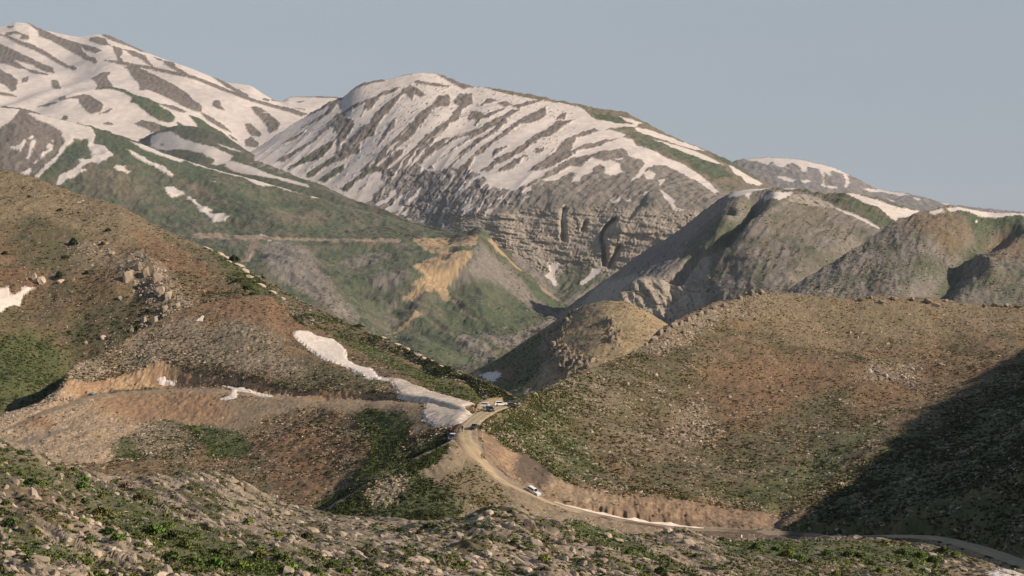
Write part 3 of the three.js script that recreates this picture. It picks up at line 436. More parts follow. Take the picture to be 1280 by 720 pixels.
cliffRidge.rib('L', [250,370, 150,520, 0,680], -32, 17).rib('N', [1220,80, 1100,160, 980,250], -26, 10).rib('', [1005,344, 1050,319, 1086,298], -24, 13).rib('N', [880,520, 960,430, 1010,390], -16, 8).rib('L', [330,380, 220,540, 60,720], 10, 40).rib('N', [1030,380, 900,520], -10, 10).rib('L', [900,660, 1010,620], -10, 20);  // the gully beside the far hill is added to hold a dark shadow slash
cliffRidge.m('greenbrown', '', [860,300, 920,250, 1000,250, 1120,300, 1200,340, 1200,420, 860,420], { soft: 20, where: (x, y, z) => 0.75 * sstep(0.0, 0.3, fbm(x / 55, y / 55, z / 80, 3)) }).m('brown', '', [860,300, 920,250, 1000,250, 1120,300, 1200,340, 1200,420, 860,420], { soft: 20, where: (x, y, z) => 0.6 * sstep(0.05, 0.3, fbm(x / 40 + 9, y / 40, z / 60, 3)) })
  .m('greenbrown', 'L', [300,300, 600,300, 900,320, 1290,370, 1290,560, 1080,570, 960,500, 780,420, 640,340, 480,310], { soft: 4 }).m('paleCliff', 'L', [470,335, 560,335, 660,365, 760,405, 745,432, 640,415, 520,400, 460,385], { soft: 2 })
  .m('paleCliff', 'N', [570,500, 700,510, 850,540, 1080,590, 1060,740, 900,800, 560,760, 400,700, 330,720, 180,780, 330,600, 430,520, 470,540], { soft: 5, warp: 3 }).m('paleCliff', 'N', [880,520, 960,420, 1030,380, 1110,380, 1100,560, 980,540], { soft: 4, warp: 3, part: 0.8 }).m('greyrock', 'N', [560,480, 700,360, 830,280, 920,340, 880,480, 800,510], { soft: 5, warp: 3 })
  .m('green', 'N', [900,400, 960,330, 1100,250, 1290,130, 1290,230, 1130,330, 1000,390], { soft: 4, warp: 3, part: 0.8 }).m('green', 'L', [0,640, 120,560, 220,440, 260,400, 240,470, 130,600, 0,690], { soft: 3 }).m('brown', 'L', [320,500, 600,400, 760,480, 600,560, 380,640], { soft: 12, warp: 6, part: 0.6 }).m('greenbrown', '', [990,330, 1040,315, 1080,330, 1040,350], { soft: 12, warp: 6, part: 0.5 })
  .m('snow', 'L', [48,332, 150,298, 260,286, 360,290, 260,312, 210,332, 182,362, 170,342, 110,352]).m('snow', 'L', [278,340, 380,323, 482,323, 470,347, 400,380, 340,362]).m('snow', 'L', [408,286, 480,285, 555,298, 480,305])
  .m('snow', 'M', [88,278, 150,281, 300,321, 440,371, 595,393, 520,437, 500,432, 440,437, 430,472, 350,402, 320,377, 230,342]).m('snow', 'M', [0,362, 100,397, 230,450, 325,512, 310,514, 180,449, 60,399]).m('snow', 'N', [945,285, 985,275, 960,290]).m('snow', 'N', [1000,272, 1030,262, 1015,276]);
cliffRidge.build('cliff_ridge', 'grey scree ridge with a dark buttressed cliff at its foot');

const farHill = new Sheet({ from: 950, to: 1520, k: 0.95, back: [240, 130], base: 'scree',
  rows: [
    [[950, 380, 1630], [985, 363, 1650], [1010, 346, 1665], [1050, 322, 1690], [1087, 299, 1720], [1110, 283, 1740], [1125, 275, 1750], [1150, 266, 1760], [1175, 259.5, 1770], [1195, 257.5, 1780], [1210, 261, 1780], [1240, 265, 1800], [1280, 267, 1800], [1520, 285, 1800]],
    [[950, 386, 1580], [985, 374, 1600], [1050, 345, 1640], [1087, 328, 1660], [1150, 310, 1670], [1200, 306, 1680], [1280, 312, 1680], [1520, 330, 1680]],
    [[950, 425, 1480], [1050, 415, 1520], [1150, 400, 1530], [1280, 400, 1530], [1520, 420, 1520]],
    [[950, 470, 1400], [1520, 470, 1400]]],
  big: (x, y, z) => 8 * fbm(x / 150, y / 150, z / 150, 2),
  disp: (x, y, z, w, sn) => (1 - sn) * (1.2 * fbm(x / 9, y / 9, z / 12, 2) + 1.8 * ridged((x + 0.4 * z) / 26, y / 60, z / 90, 2)) });
farHill.rib('', [1250,282, 1215,305, 1192,338, 1165,374], -26, 22).rib('', [1205,320, 1225,325, 1240,340], 14, 10).rib('', [1230,300, 1210,330, 1185,372], 9, 16);
farHill.m('greenbrown', '', [960,400, 1090,300, 1180,265, 1300,275, 1300,420], { soft: 20, where: (x, y, z) => 0.8 * sstep(0.0, 0.3, fbm(x / 40, y / 40, z / 60, 3)) })
  .m('heath', 'M', [440,470, 620,400, 800,400, 900,450, 950,540, 900,620, 800,700, 640,560], { soft: 10, warp: 6, part: 0.7 }).m('green', 'M', [820,385, 1000,420, 1280,425, 1290,560, 1180,510, 1060,520, 960,600, 940,520, 900,450], { soft: 6, warp: 4 }).m('heath', 'M', [1000,640, 1080,560, 1180,530, 1280,580, 1290,720, 1100,720], { soft: 8, warp: 4, part: 0.8 }).m('green', '', [1090,330, 1150,320, 1200,345, 1150,352], { soft: 14, warp: 8, part: 0.5 }).m('greenbrown', '', [1220,340, 1290,330, 1290,385, 1230,380], { soft: 10, warp: 8, part: 0.7 })
  .m('green', '', [1165,372, 1190,340, 1215,305, 1245,285, 1235,305, 1210,335, 1185,372], { soft: 4, warp: 3, part: 0.8 })
  .m('snow', 'M', [638,405, 700,383, 748,383, 740,402, 680,420]).m('snow', 'M', [763,376, 820,366, 900,377, 1040,391, 1400,405, 1400,445, 1230,422, 1100,439, 980,427, 900,397, 830,390, 780,397]).m('snow', 'M', [955,460, 975,460, 965,475]);
farHill.build('hill', 'grey green hill with a snow strip along its flat top');

const mound = new Sheet({ from: 540, to: 960, k: 0.6, back: [160, 70], base: 'strawGrass', step: 1.1,
  rows: [
    [[540, 492, 1320], [560, 481, 1300], [590, 465, 1280], [620, 450, 1230], [660, 424, 1180], [690, 404, 1140], [712, 391, 1110], [735, 381, 1090], [760, 376, 1080], [780, 377, 1075], [800, 385, 1070], [835, 406, 1060], [870, 430, 1050], [960, 475, 1040]],
    [[540, 500, 1200], [560, 493, 1170], [620, 470, 1090], [660, 450, 1050], [712, 425, 1010], [760, 415, 990], [800, 422, 980], [870, 450, 970], [960, 490, 960]],
    [[540, 530, 900], [620, 512, 880], [660, 508, 860], [712, 500, 840], [760, 492, 840], [870, 500, 840], [960, 520, 840]],
    [[540, 570, 780], [960, 570, 760]]],
  big: (x, y, z) => 4 * fbm(x / 60, y / 60, z / 60, 2),
  disp: (x, y, z, w, sn) => (1 - sn) * (0.7 * fbm(x / 6, y / 6, z / 8, 2) + (w.stony || 0) * 5 * Math.max(0, ridged(x / 13, y / 22, z / 13, 3) - 0.15)) });
mound.m('moss', '', [540,480, 600,455, 660,420, 690,412, 690,440, 670,470, 660,500, 560,510], { soft: 8, warp: 6 }).m('redheath', 'T', [100,330, 230,310, 240,350, 150,420, 60,430], { soft: 4, warp: 4, part: 0.6 }).m('stony', 'S', [160,480, 240,330, 340,260, 420,180, 380,280, 320,400, 440,520, 560,520, 480,600, 380,650, 240,560], { soft: 6, warp: 5 }).m('stony', 'S', [600,280, 660,260, 730,350, 700,460, 640,420, 640,330], { soft: 3, warp: 3 })
  .m('gravel', 'R', [610,640, 680,630, 760,670, 740,720, 640,720], { warp: 2 }).m('greyrock', 'T', [270,500, 330,455, 395,470, 330,510], { warp: 3 });
mound.build('hill', 'small sunlit rounded knoll with pale rocks in the middle of the valley');

// ---------- dirt road: its line is laid first so that the hills can be cut to it ----------
class Road {
  constructor(line, width, blend) {
    this.width = width; this.blend = blend;
    const c = new THREE.CatmullRomCurve3(line.map(p => new THREE.Vector3(...p)), false, 'centripetal');
    this.p = c.getSpacedPoints(Math.ceil(c.getLength() / 1.2)); this.reach = width / 2 + blend;
  }
  near(x, z) {
    let best = 1e9, y = 0; const p = this.p;
    if (this.box === undefined) { this.box = [1e9, -1e9, 1e9, -1e9]; for (const q of p) { this.box = [Math.min(this.box[0], q.x), Math.max(this.box[1], q.x), Math.min(this.box[2], q.z), Math.max(this.box[3], q.z)]; } }
    const b = this.box, r = this.reach; if (x < b[0] - r || x > b[1] + r || z < b[2] - r || z > b[3] + r) return null;
    for (let i = 0; i < p.length - 1; i++) {
      const a = p[i], c = p[i + 1], ex = c.x - a.x, ez = c.z - a.z, t = clamp(((x - a.x) * ex + (z - a.z) * ez) / (ex * ex + ez * ez)), dx = x - a.x - ex * t, dz = z - a.z - ez * t, d = dx * dx + dz * dz;
      if (d < best) { best = d; y = lerp(a.y, c.y, t); }
    }
    best = Math.sqrt(best); return best < this.reach ? [best, y] : null;
  }
  build(name, label, kinds) {
    const n = this.p.length, m = 17, pos = [], col = [], ix = [], c = [0, 0, 0];
    for (let i = 0; i < n; i++) {
      const a = this.p[Math.max(0, i - 1)], b = this.p[Math.min(n - 1, i + 1)], dx = b.x - a.x, dz = b.z - a.z, l = Math.hypot(dx, dz), nx = -dz / l, nz = dx / l, q = this.p[i];
      const wv = this.width / 2 * (1 + 0.1 * noise(q.x / 9, 0, q.z / 9));
      for (let j = 0; j < m; j++) {
        const s = j / (m - 1) * 2 - 1, e = s * wv, x = q.x + nx * e, z = q.z + nz * e;
        const rut = Math.exp(-(((Math.abs(e) - 0.85) / 0.3) ** 2));
        const y = q.y + 0.1 - 0.08 * rut - 0.36 * Math.pow(Math.abs(s), 6) + 0.05 * fbm(x / 1.5, 0, z / 1.5, 2);
        pos.push(x, y, z); paint(kinds(i / (n - 1), s, x, z), x, y, z, 0.22, c); const wear = 1 + 0.12 * rut; col.push(c[0] * wear, c[1] * wear, c[2] * wear);
        if (i && j) { const v = i * m + j; ix.push(v - m - 1, v - m, v - 1, v - 1, v - m, v); }
      }
    }
    const g = new THREE.BufferGeometry(); g.setAttribute('position', new THREE.Float32BufferAttribute(pos, 3)); g.setAttribute('color', new THREE.Float32BufferAttribute(col, 3)); g.setIndex(ix); g.computeVertexNormals();
    const o = new THREE.Mesh(g, groundMat); o.material.side = THREE.DoubleSide; o.name = numbered(name); o.castShadow = o.receiveShadow = true; o.userData = { kind: 'structure', label }; scene.add(o);
  }
}
const mainRoad = new Road([P(640, 503, 405), P(612, 513, 385), P(593, 525, 370), P(584, 540, 355), P(588, 556, 347), P(602, 574, 342), P(622, 593, 338), P(645, 608, 335), P(668, 619, 333), P(700, 632, 333), P(740, 642, 334), P(790, 652, 337), P(850, 660, 341), P(910, 664, 345), P(960, 665, 347), P(1000, 667, 345), P(1040, 671, 338), P(1100, 670, 325), P(1160, 671, 312), P(1210, 681, 296), P(1260, 697, 276), P(1330, 725, 250), P(1420, 760, 228)], 5.2, 2.2);

// ---------- near hills ----------
const SADDLE = (() => { const a = P(612, 512, 388), b = P(585, 538, 358); return [[a[0], a[2], 20], [b[0], b[2], 11]]; })();
const leftHill = new Sheet({ from: -260, to: 648, k: 0.36, calm: SADDLE, back: [90, 45], base: 'heath', step: 1.2,
  rows: [
    [[-260, 110, 850], [-100, 170, 800], [0, 211, 760], [50, 225, 745], [100, 243, 730], [140, 254, 715], [200, 284, 690], [240, 302, 675], [285, 323, 650], [330, 349, 625], [365, 369, 605], [400, 388, 585], [450, 410, 555], [500, 432, 520], [550, 455, 480], [600, 475, 440], [625, 486, 424], [640, 494, 414], [648, 500, 410]],
    [[-260, 300, 650], [0, 330, 620], [100, 345, 610], [200, 350, 600], [285, 360, 590], [365, 390, 565], [450, 428, 530], [500, 446, 505], [550, 466, 468], [600, 483, 432], [655, 501, 404], [690, 516, 396]],
    [[-260, 440, 530], [0, 450, 540], [60, 460, 545], [100, 455, 555], [200, 420, 565], [285, 385, 570], [365, 400, 550], [450, 440, 515], [500, 455, 495], [550, 473, 460], [600, 488, 425], [655, 505, 400], [690, 520, 392]],
    [[-260, 560, 460], [0, 540, 470], [100, 530, 490], [200, 490, 510], [285, 440, 530], [365, 430, 525], [450, 460, 500], [500, 470, 480], [550, 485, 450], [600, 496, 418], [690, 530, 385]]],
  big: (x, y, z) => 3.2 * fbm(x / 45, y / 45, z / 45, 2),
  disp: (x, y, z, w, sn) => (1 - sn) * (0.7 * fbm(x / 8, y / 8, z / 9, 2) + 0.1 * noise(x / 2, y / 2, z / 2.6) + ((w.stony || 0) + 0.2 * (w.dry || 0)) * 0.9 * Math.max(0, ridged(x / 7, y / 7, z / 8, 2) - 0.1)) });
leftHill.rib('', [150,360, 185,335, 200,370, 215,400], 3, 8).rib('', [120,470, 60,420, 30,360], -5, 22);
leftHill.m('mossBrown', '', [-260,100, 0,200, 300,320, 640,480, 640,560, 0,560, -260,560], { soft: 20, where: (x, y, z) => 0.8 * sstep(-0.02, 0.28, fbm(x / 26, y / 26, z / 26, 4)) })
  .m('dry', '', [-260,120, 0,205, 140,250, 260,310, 330,350, 250,330, 150,300, 60,290, -260,240], { soft: 20, warp: 14, part: 0.8 }).m('moss', '', [-260,380, 0,420, 40,410, 80,440, 90,470, 60,510, -260,540], { soft: 14, warp: 10 }).m('mossBrown', '', [10,290, 40,265, 100,290, 120,330, 70,345, 20,320], { soft: 10, warp: 14 }).m('mossBrown', '', [100,380, 160,370, 180,420, 120,440, 60,420], { soft: 12, warp: 14 })
  .m('mossBrown', '', [200,290, 280,325, 340,360, 330,375, 260,350], { soft: 5, warp: 9 }).m('redheath', '', [160,280, 230,310, 280,350, 240,350, 180,320], { soft: 8, warp: 12, part: 0.8 }).m('redheath', '', [0,330, 60,340, 40,370, 0,360], { soft: 6, warp: 9, part: 0.8 }).m('stony', '', [145,330, 175,310, 200,330, 230,370, 250,385, 215,400, 205,420, 175,410, 180,370], { soft: 3, warp: 6 })
  .m('stony', '', [80,300, 140,300, 150,330, 100,340], { soft: 8, warp: 12, part: 0.6 }).m('mossBrown', '', [340,345, 450,395, 560,445, 670,495, 670,530, 560,490, 450,450, 350,405], { soft: 3, warp: 6, part: 0.9 }).m('moss', '', [255,310, 300,330, 345,365, 330,372, 290,345], { soft: 2, warp: 4, part: 0.8 }).m('dirtysnow', 'V', [-60,220, 0,215, 60,200, 75,260, 140,235, 140,210, 175,200, 235,205, 150,265, 135,335, 90,330, 40,345, 10,375, -60,380]);
leftHill.build('hill', 'brown hillside rising to the upper left with a rock outcrop');

const leftKnoll = new Sheet({ from: -260, to: 606, k: 0.27, calm: SADDLE, back: [60, 26], base: 'heath', step: 1.15, roads: [mainRoad],
  rows: [
    [[-260, 560, 420], [-100, 545, 430], [-20, 530, 440], [0, 520, 445], [40, 507, 455], [60, 496, 462], [75, 482, 470], [83, 468, 480], [95, 455, 490], [130, 441, 500], [180, 411, 525], [230, 386, 545], [290, 373, 560], [330, 369, 570], [350, 378, 572], [400, 402, 560], [450, 425, 535], [500, 446, 505], [550, 467, 470], [585, 479, 440], [606, 494, 430]],
    [[-260, 565, 415], [0, 530, 436], [60, 505, 452], [83, 482, 468], [110, 478, 477], [160, 470, 488], [200, 452, 493], [240, 462, 483], [300, 468, 468], [350, 480, 453], [400, 488, 438], [450, 488, 428], [500, 490, 414], [550, 500, 396], [585, 511, 382], [606, 522, 378]],
    [[-260, 570, 412], [0, 537, 432], [60, 512, 448], [110, 492, 470], [160, 487, 480], [200, 484, 482], [240, 483, 476], [300, 486, 463], [350, 493, 449], [400, 498, 434], [450, 499, 424], [500, 499, 410], [550, 509, 391], [585, 518, 377], [606, 530, 374]],
    [[-260, 572, 408], [0, 541, 426], [60, 517, 440], [110, 498, 460], [160, 493, 468], [200, 490, 469], [240, 489, 464], [300, 491, 452], [350, 498, 440], [400, 502, 427], [450, 503, 417], [500, 504, 403], [550, 513, 386], [585, 523, 373], [606, 536, 371]],
    [[-260, 585, 395], [0, 562, 408], [60, 547, 416], [110, 537, 425], [160, 532, 434], [200, 528, 436], [240, 532, 430], [300, 537, 420], [350, 536, 413], [400, 531, 408], [450, 531, 398], [500, 536, 382], [550, 536, 368], [580, 535, 362], [606, 548, 363]],
    [[-260, 650, 330], [0, 615, 340], [100, 622, 338], [200, 632, 338], [300, 650, 330], [400, 656, 328], [450, 626, 332], [500, 600, 337], [540, 580, 341], [570, 562, 346], [606, 572, 350]]],
  big: (x, y, z) => 1.3 * fbm(x / 30, y / 30, z / 30, 2),
  disp: (x, y, z, w, sn) => {
    const cut = (w.orange || 0) + (w.orangepale || 0) + (w.gravel || 0), rough = 1 - 0.6 * cut;
    return (1 - sn) * (0.5 * rough * fbm(x / 6, y / 6, z / 7, 2) + 0.08 * noise(x / 1.6, y / 1.6, z / 2) + ((w.stony || 0) + 0.8 * (w.rubble || 0)) * 0.6 * Math.max(0, ridged(x / 5.4, y / 5.4, z / 6, 2) - 0.05) + (w.orangepale || 0) * (1.1 * fbm(x / 3.6, y / 9, z / 7, 3)) + (w.orange || 0) * 0.5 * fbm(x / 3, y / 3, z / 3, 2));
  } });
leftKnoll.m('mossBrown', '', [-260,540, 80,450, 290,370, 400,400, 606,490, 606,560, 400,660, -260,660], { soft: 20, where: (x, y, z) => 0.8 * sstep(-0.02, 0.28, fbm(x / 20, y / 20, z / 20, 4)) })
  .m('stony', '', [75,485, 85,460, 130,440, 200,405, 290,385, 350,400, 350,440, 420,470, 340,470, 240,455, 190,455, 110,478], { soft: 10, warp: 8 }).m('redheath', '', [240,378, 340,372, 400,410, 380,430, 300,400, 250,410], { soft: 12, warp: 8, part: 0.8 }).m('mossBrown', '', [370,440, 430,465, 480,480, 490,490, 420,486, 380,474], { soft: 8, warp: 8 }).m('moss', '', [400,400, 450,425, 520,460, 600,490, 650,510, 600,505, 540,488, 470,450, 420,425], { soft: 4, warp: 6, part: 0.75 }).m('redheath', '', [340,380, 365,405, 430,435, 480,465, 560,490, 480,460, 420,425], { soft: 3, warp: 5, part: 0.6 })
  .m('rubble', '', [-40,520, 40,508, 100,470, 110,500, 200,500, 260,530, 200,550, 160,560, 130,580, 60,580, 0,560, -40,560], { soft: 5, warp: 6 }).m('gravel', '', [260,500, 340,497, 480,500, 520,515, 480,520, 400,520, 330,530, 290,540, 250,530], { soft: 6, warp: 6 })
  .m('orangepale', 'X', [440,250, 540,255, 700,238, 880,192, 1000,142, 1100,113, 1200,180, 1290,205, 1290,260, 1200,270, 900,300, 760,310, 560,360, 480,340, 440,300], { warp: 3, soft: 1.5 }).m('orange', 'X', [530,260, 700,240, 720,260, 600,300, 560,350, 530,330], { warp: 3, soft: 2 }).m('orange', 'X', [620,370, 760,330, 900,320, 1290,300, 1290,540, 1150,490, 1050,500, 900,540, 760,470, 640,430], { warp: 14, soft: 9 }).m('orange', 'X', [170,480, 260,470, 380,540, 330,570, 220,560, 160,560], { warp: 4, soft: 3 }).m('orange', '', [193,452, 207,452, 225,463, 228,482, 200,486, 185,478], { warp: 3, soft: 3, part: 0.6 })
  .m('orangepale', 'Y', [0,118, 60,148, 120,198, 350,213, 520,238, 650,263, 800,298, 1000,328, 1290,325, 1290,370, 1000,365, 760,355, 640,320, 540,280, 380,262, 100,262, 0,250], { warp: 3, soft: 1.5 }).m('orange', 'Y', [0,290, 200,290, 380,300, 440,380, 450,470, 420,550, 250,540, 100,512, 0,490], { warp: 14, soft: 9 }).m('orange', 'Z', [-20,165, 200,148, 400,160, 600,178, 622,205, 300,200, 0,205], { warp: 3, soft: 1.5 })
  .m('gravel', '', [0,538, 40,518, 80,506, 110,494, 160,489, 240,485, 300,488, 350,495, 400,500, 490,500, 495,504, 400,504, 350,500, 300,494, 240,490, 160,494, 110,500, 80,511, 40,523, 0,543], { warp: 1.5, soft: 1 }).m('track', '', [0,545, 25,552, 60,540, 100,530, 60,548, 20,560, -40,556], { warp: 2 })
  .m('moss', 'X', [740,720, 780,640, 860,610, 960,560, 1060,510, 1150,500, 1290,560, 1290,760, 740,760], { soft: 4, warp: 6, part: 0.8 }).m('stony', 'X', [880,590, 1000,540, 1140,500, 1280,580, 1290,760, 960,760, 900,680], { soft: 5, warp: 9, part: 0.75 }).m('moss', 'Y', [190,560, 300,528, 440,568, 560,600, 620,690, 560,760, 330,760, 260,640], { soft: 4, warp: 6 }).m('heath', 'Y', [640,520, 760,470, 1000,430, 1290,470, 1290,760, 700,760, 620,640], { soft: 6, warp: 9 }).m('redheath', '', [320,545, 400,530, 440,560, 420,600, 380,630, 340,600], { soft: 8, warp: 10, part: 0.75 })
  .m('moss', 'Z', [340,320, 420,270, 560,286, 680,298, 722,400, 692,480, 620,560, 540,640, 400,740, 300,740, 440,600, 450,480, 400,400, 350,350], { soft: 3, warp: 4 }).m('gravel', 'Z', [560,210, 720,228, 800,240, 790,330, 850,400, 800,460, 720,430, 690,330, 600,260], { soft: 4, warp: 5, part: 0.7 }).m('moss', '', [380,640, 400,625, 450,600, 520,560, 560,540, 560,560, 480,620, 400,660], { soft: 3, warp: 4, part: 0.8 })
  .m('wetShadeEarth', 'U', [10,225, 130,222, 300,280, 400,380, 410,430, 560,475, 680,545, 740,660, 660,570, 520,550, 380,460, 200,380, 60,300], { soft: 3, warp: 3, part: 0.7 })
  .m('dirtysnow', '', [366,415, 373,413.5, 384,413.5, 397,420, 416,424, 427.5,432, 433,439, 435,451, 450,458, 465,461, 472.5,470, 483,472, 490,476, 480,476, 470,474.5, 458,472.5, 440,463, 425,456, 405,450, 390,440, 375,428, 367,420], { warp: 0.8 })
  .m('dirtysnow', '', [486,472, 500,473.5, 522,482.5, 549,492, 573,498.5, 594,505, 580,508, 582.5,511.5, 594.5,516, 592,521, 577,529.5, 564,534, 556,533, 543,534, 530,525.5, 526,514, 532,510, 530,504, 515,502, 495.5,498.5, 498,492, 492.5,484.5], { warp: 0.8 });
leftKnoll.build('hill', 'lower brown knoll cut by an orange track scar and a snow tongue');

const rightHill = new Sheet({ from: 575, to: 1620, k: 0.33, calm: SADDLE, back: [90, 40], base: 'heath', step: 1.2, roads: [mainRoad],
  rows: [
    [[575, 553, 347], [585, 546, 352], [600, 534, 365], [620, 520, 385], [640, 507, 402], [655, 497, 415], [680, 487, 440], [700, 478, 455], [760, 453, 505], [800, 436, 540], [820, 422, 560], [850, 405, 585], [880, 391, 605], [920, 373, 630], [950, 365, 645], [980, 366, 655], [1020, 370, 665], [1060, 373, 675], [1090, 370, 685], [1120, 371, 690], [1160, 372, 700], [1200, 377, 710], [1240, 381, 715], [1280, 382, 720], [1400, 390, 740], [1620, 400, 760]],
    [[575, 554, 346], [585, 547, 350], [620, 530, 376], [655, 515, 400], [700, 505, 430], [760, 490, 465], [820, 470, 505], [880, 450, 540], [950, 440, 565], [1060, 440, 585], [1160, 440, 600], [1280, 430, 620], [1400, 430, 630], [1620, 440, 640]],
    [[575, 555, 345], [585, 549, 349], [620, 541, 366], [655, 545, 378], [700, 555, 392], [760, 560, 405], [820, 560, 420], [880, 560, 430], [950, 560, 435], [1000, 555, 445], [1060, 530, 470], [1160, 500, 510], [1280, 460, 560], [1400, 450, 580], [1620, 450, 600]],
    [[575, 556, 344], [585, 550, 348], [602, 541, 361], [622, 551, 361], [640, 563, 361], [660, 570, 362], [687, 589, 354], [706, 602, 350], [740, 612, 350], [790, 617, 352], [857, 624, 358], [914, 635, 362], [960, 640, 362], [1000, 635, 368], [1050, 600, 392], [1100, 565, 418], [1160, 530, 452], [1280, 470, 515], [1400, 455, 560], [1620, 458, 590]],
    [[575, 558, 342], [585, 554, 345], [602, 560, 347], [622, 578, 344], [640, 592, 342], [660, 606, 339], [687, 621, 337], [706, 628, 337], [740, 636, 338], [790, 646, 341], [857, 655, 346], [914, 658, 350], [960, 661, 351], [1000, 655, 354], [1050, 618, 378], [1100, 580, 404], [1160, 548, 438], [1280, 488, 500], [1400, 465, 550], [1620, 465, 580]],
    [[575, 600, 330], [622, 620, 330], [687, 650, 325], [790, 680, 328], [914, 690, 338], [1000, 690, 345], [1100, 620, 390], [1280, 520, 485], [1620, 500, 560]]],
  big: (x, y, z) => 2.2 * fbm(x / 50, y / 50, z / 50, 2),
  disp: (x, y, z, w, sn) => {
    const bank = (w.bank || 0) + (w.orangepale || 0) + (w.gravel || 0) + (w.wetShadeEarth || 0);
    return [0.65 * fbm(x / 7.5, y / 7.5, z / 8, 2) * (1 - 0.6 * bank) + 0.09 * noise(x / 1.8, y / 1.8, z / 2.2) + ((w.stony || 0) + 0.15 * (w.heath || 0)) * 0.7 * Math.max(0, ridged(x / 6.5, y / 6.5, z / 7, 2) - 0.1), bank * (2.4 * fbm(x / 4.6, y / 14, z / 10, 3) + 0.7 * fbm(x / 1.5, y / 6, z / 4, 2))];
  } });
rightHill.rib('', [978,632, 962,650, 955,662], -2.2, 2.5).rib('', [830,420, 870,395, 900,384], 2.5, 7);
rightHill.m('mossBrown', '', [580,540, 660,490, 950,360, 1620,380, 1620,470, 1280,480, 1000,650, 700,620], { soft: 20, where: (x, y, z) => 0.8 * sstep(-0.02, 0.28, fbm(x / 26, y / 26, z / 26, 4)) })
  .m('moss', '', [590,560, 600,535, 655,497, 700,478, 760,455, 800,440, 840,440, 800,500, 740,560, 760,600, 850,620, 700,600, 640,560], { soft: 14, warp: 10 }).m('mossBrown', '', [740,470, 830,425, 880,430, 860,500, 800,540, 740,560, 700,540], { soft: 14, warp: 12 }).m('stony', '', [800,440, 830,418, 880,388, 950,362, 1000,366, 960,400, 900,400, 860,430, 830,445], { soft: 8, warp: 8, part: 0.75 }).m('dry', '', [920,370, 1000,365, 1100,370, 1290,380, 1290,410, 1150,420, 1060,440, 980,430, 930,400], { soft: 16, warp: 14, part: 0.55 })
  .m('redheath', '', [880,470, 960,440, 1100,470, 1200,440, 1150,500, 1040,560, 960,560, 900,540], { soft: 20, warp: 14, part: 0.65 }).m('mossBrown', '', [800,580, 900,560, 1000,500, 1060,480, 1080,540, 1010,620, 960,640, 860,620, 780,610], { soft: 16, warp: 14 }).m('moss', '', [900,620, 980,590, 1060,545, 1130,500, 1080,560, 1000,630, 960,642], { soft: 8, warp: 10, part: 0.8 }).m('stony', '', [840,510, 880,500, 900,540, 870,560, 840,550], { soft: 8, warp: 10, part: 0.7 }).m('stony', '', [700,470, 760,455, 790,470, 770,510, 720,520, 690,500], { soft: 10, warp: 10, part: 0.5 }).m('stony', '', [1080,450, 1150,455, 1150,480, 1080,475], { soft: 5, warp: 6, part: 0.7 }).m('stony', '', [760,530, 820,540, 860,570, 800,580, 750,560], { soft: 10, warp: 10, part: 0.5 })
  .m('bank', '', [596,544, 604,541, 620,546, 624,556, 640,564, 662,571, 687,590, 706,603, 740,613, 790,619, 857,625, 914,636, 960,641, 985,648, 985,670, 914,670, 857,664, 790,655, 740,646, 700,638, 660,616, 640,602, 622,588, 602,570, 590,556], { soft: 1, warp: 2 }).m('orangepale', '', [624,556, 640,564, 650,568, 640,592, 622,578], { soft: 2, warp: 3, part: 0.7 }).m('wetShadeEarth', '', [650,566, 672,576, 690,592, 684,604, 676,610, 655,600, 640,590], { soft: 2, warp: 2, part: 0.85 }).m('gravel', '', [690,592, 706,604, 740,614, 775,622, 770,636, 700,622, 684,610], { soft: 2, warp: 3, part: 0.85 }).m('wetShadeEarth', '', [960,668, 962,645, 985,640, 968,652, 955,664], { soft: 1, warp: 1, part: 0.8 }).m('wetShadeEarth', '', [780,640, 857,650, 960,655, 985,652, 985,668, 857,664, 780,655], { soft: 3, warp: 3, part: 0.6 })  // first dark patch beside the pale orange one is shade painted on the bank
  .m('moss', '', [1000,655, 1050,592, 1160,520, 1290,440, 1400,440, 1400,480, 1290,500, 1160,560, 1060,628, 1010,670], { soft: 8, warp: 8, part: 0.85 }).m('bank', '', [985,655, 1010,625, 1050,592, 1090,560, 1110,552, 1090,580, 1040,625, 1000,662], { soft: 3, warp: 6, part: 0.5 });
rightHill.build('hill', 'large reddish brown hill dotted with stones above the road');

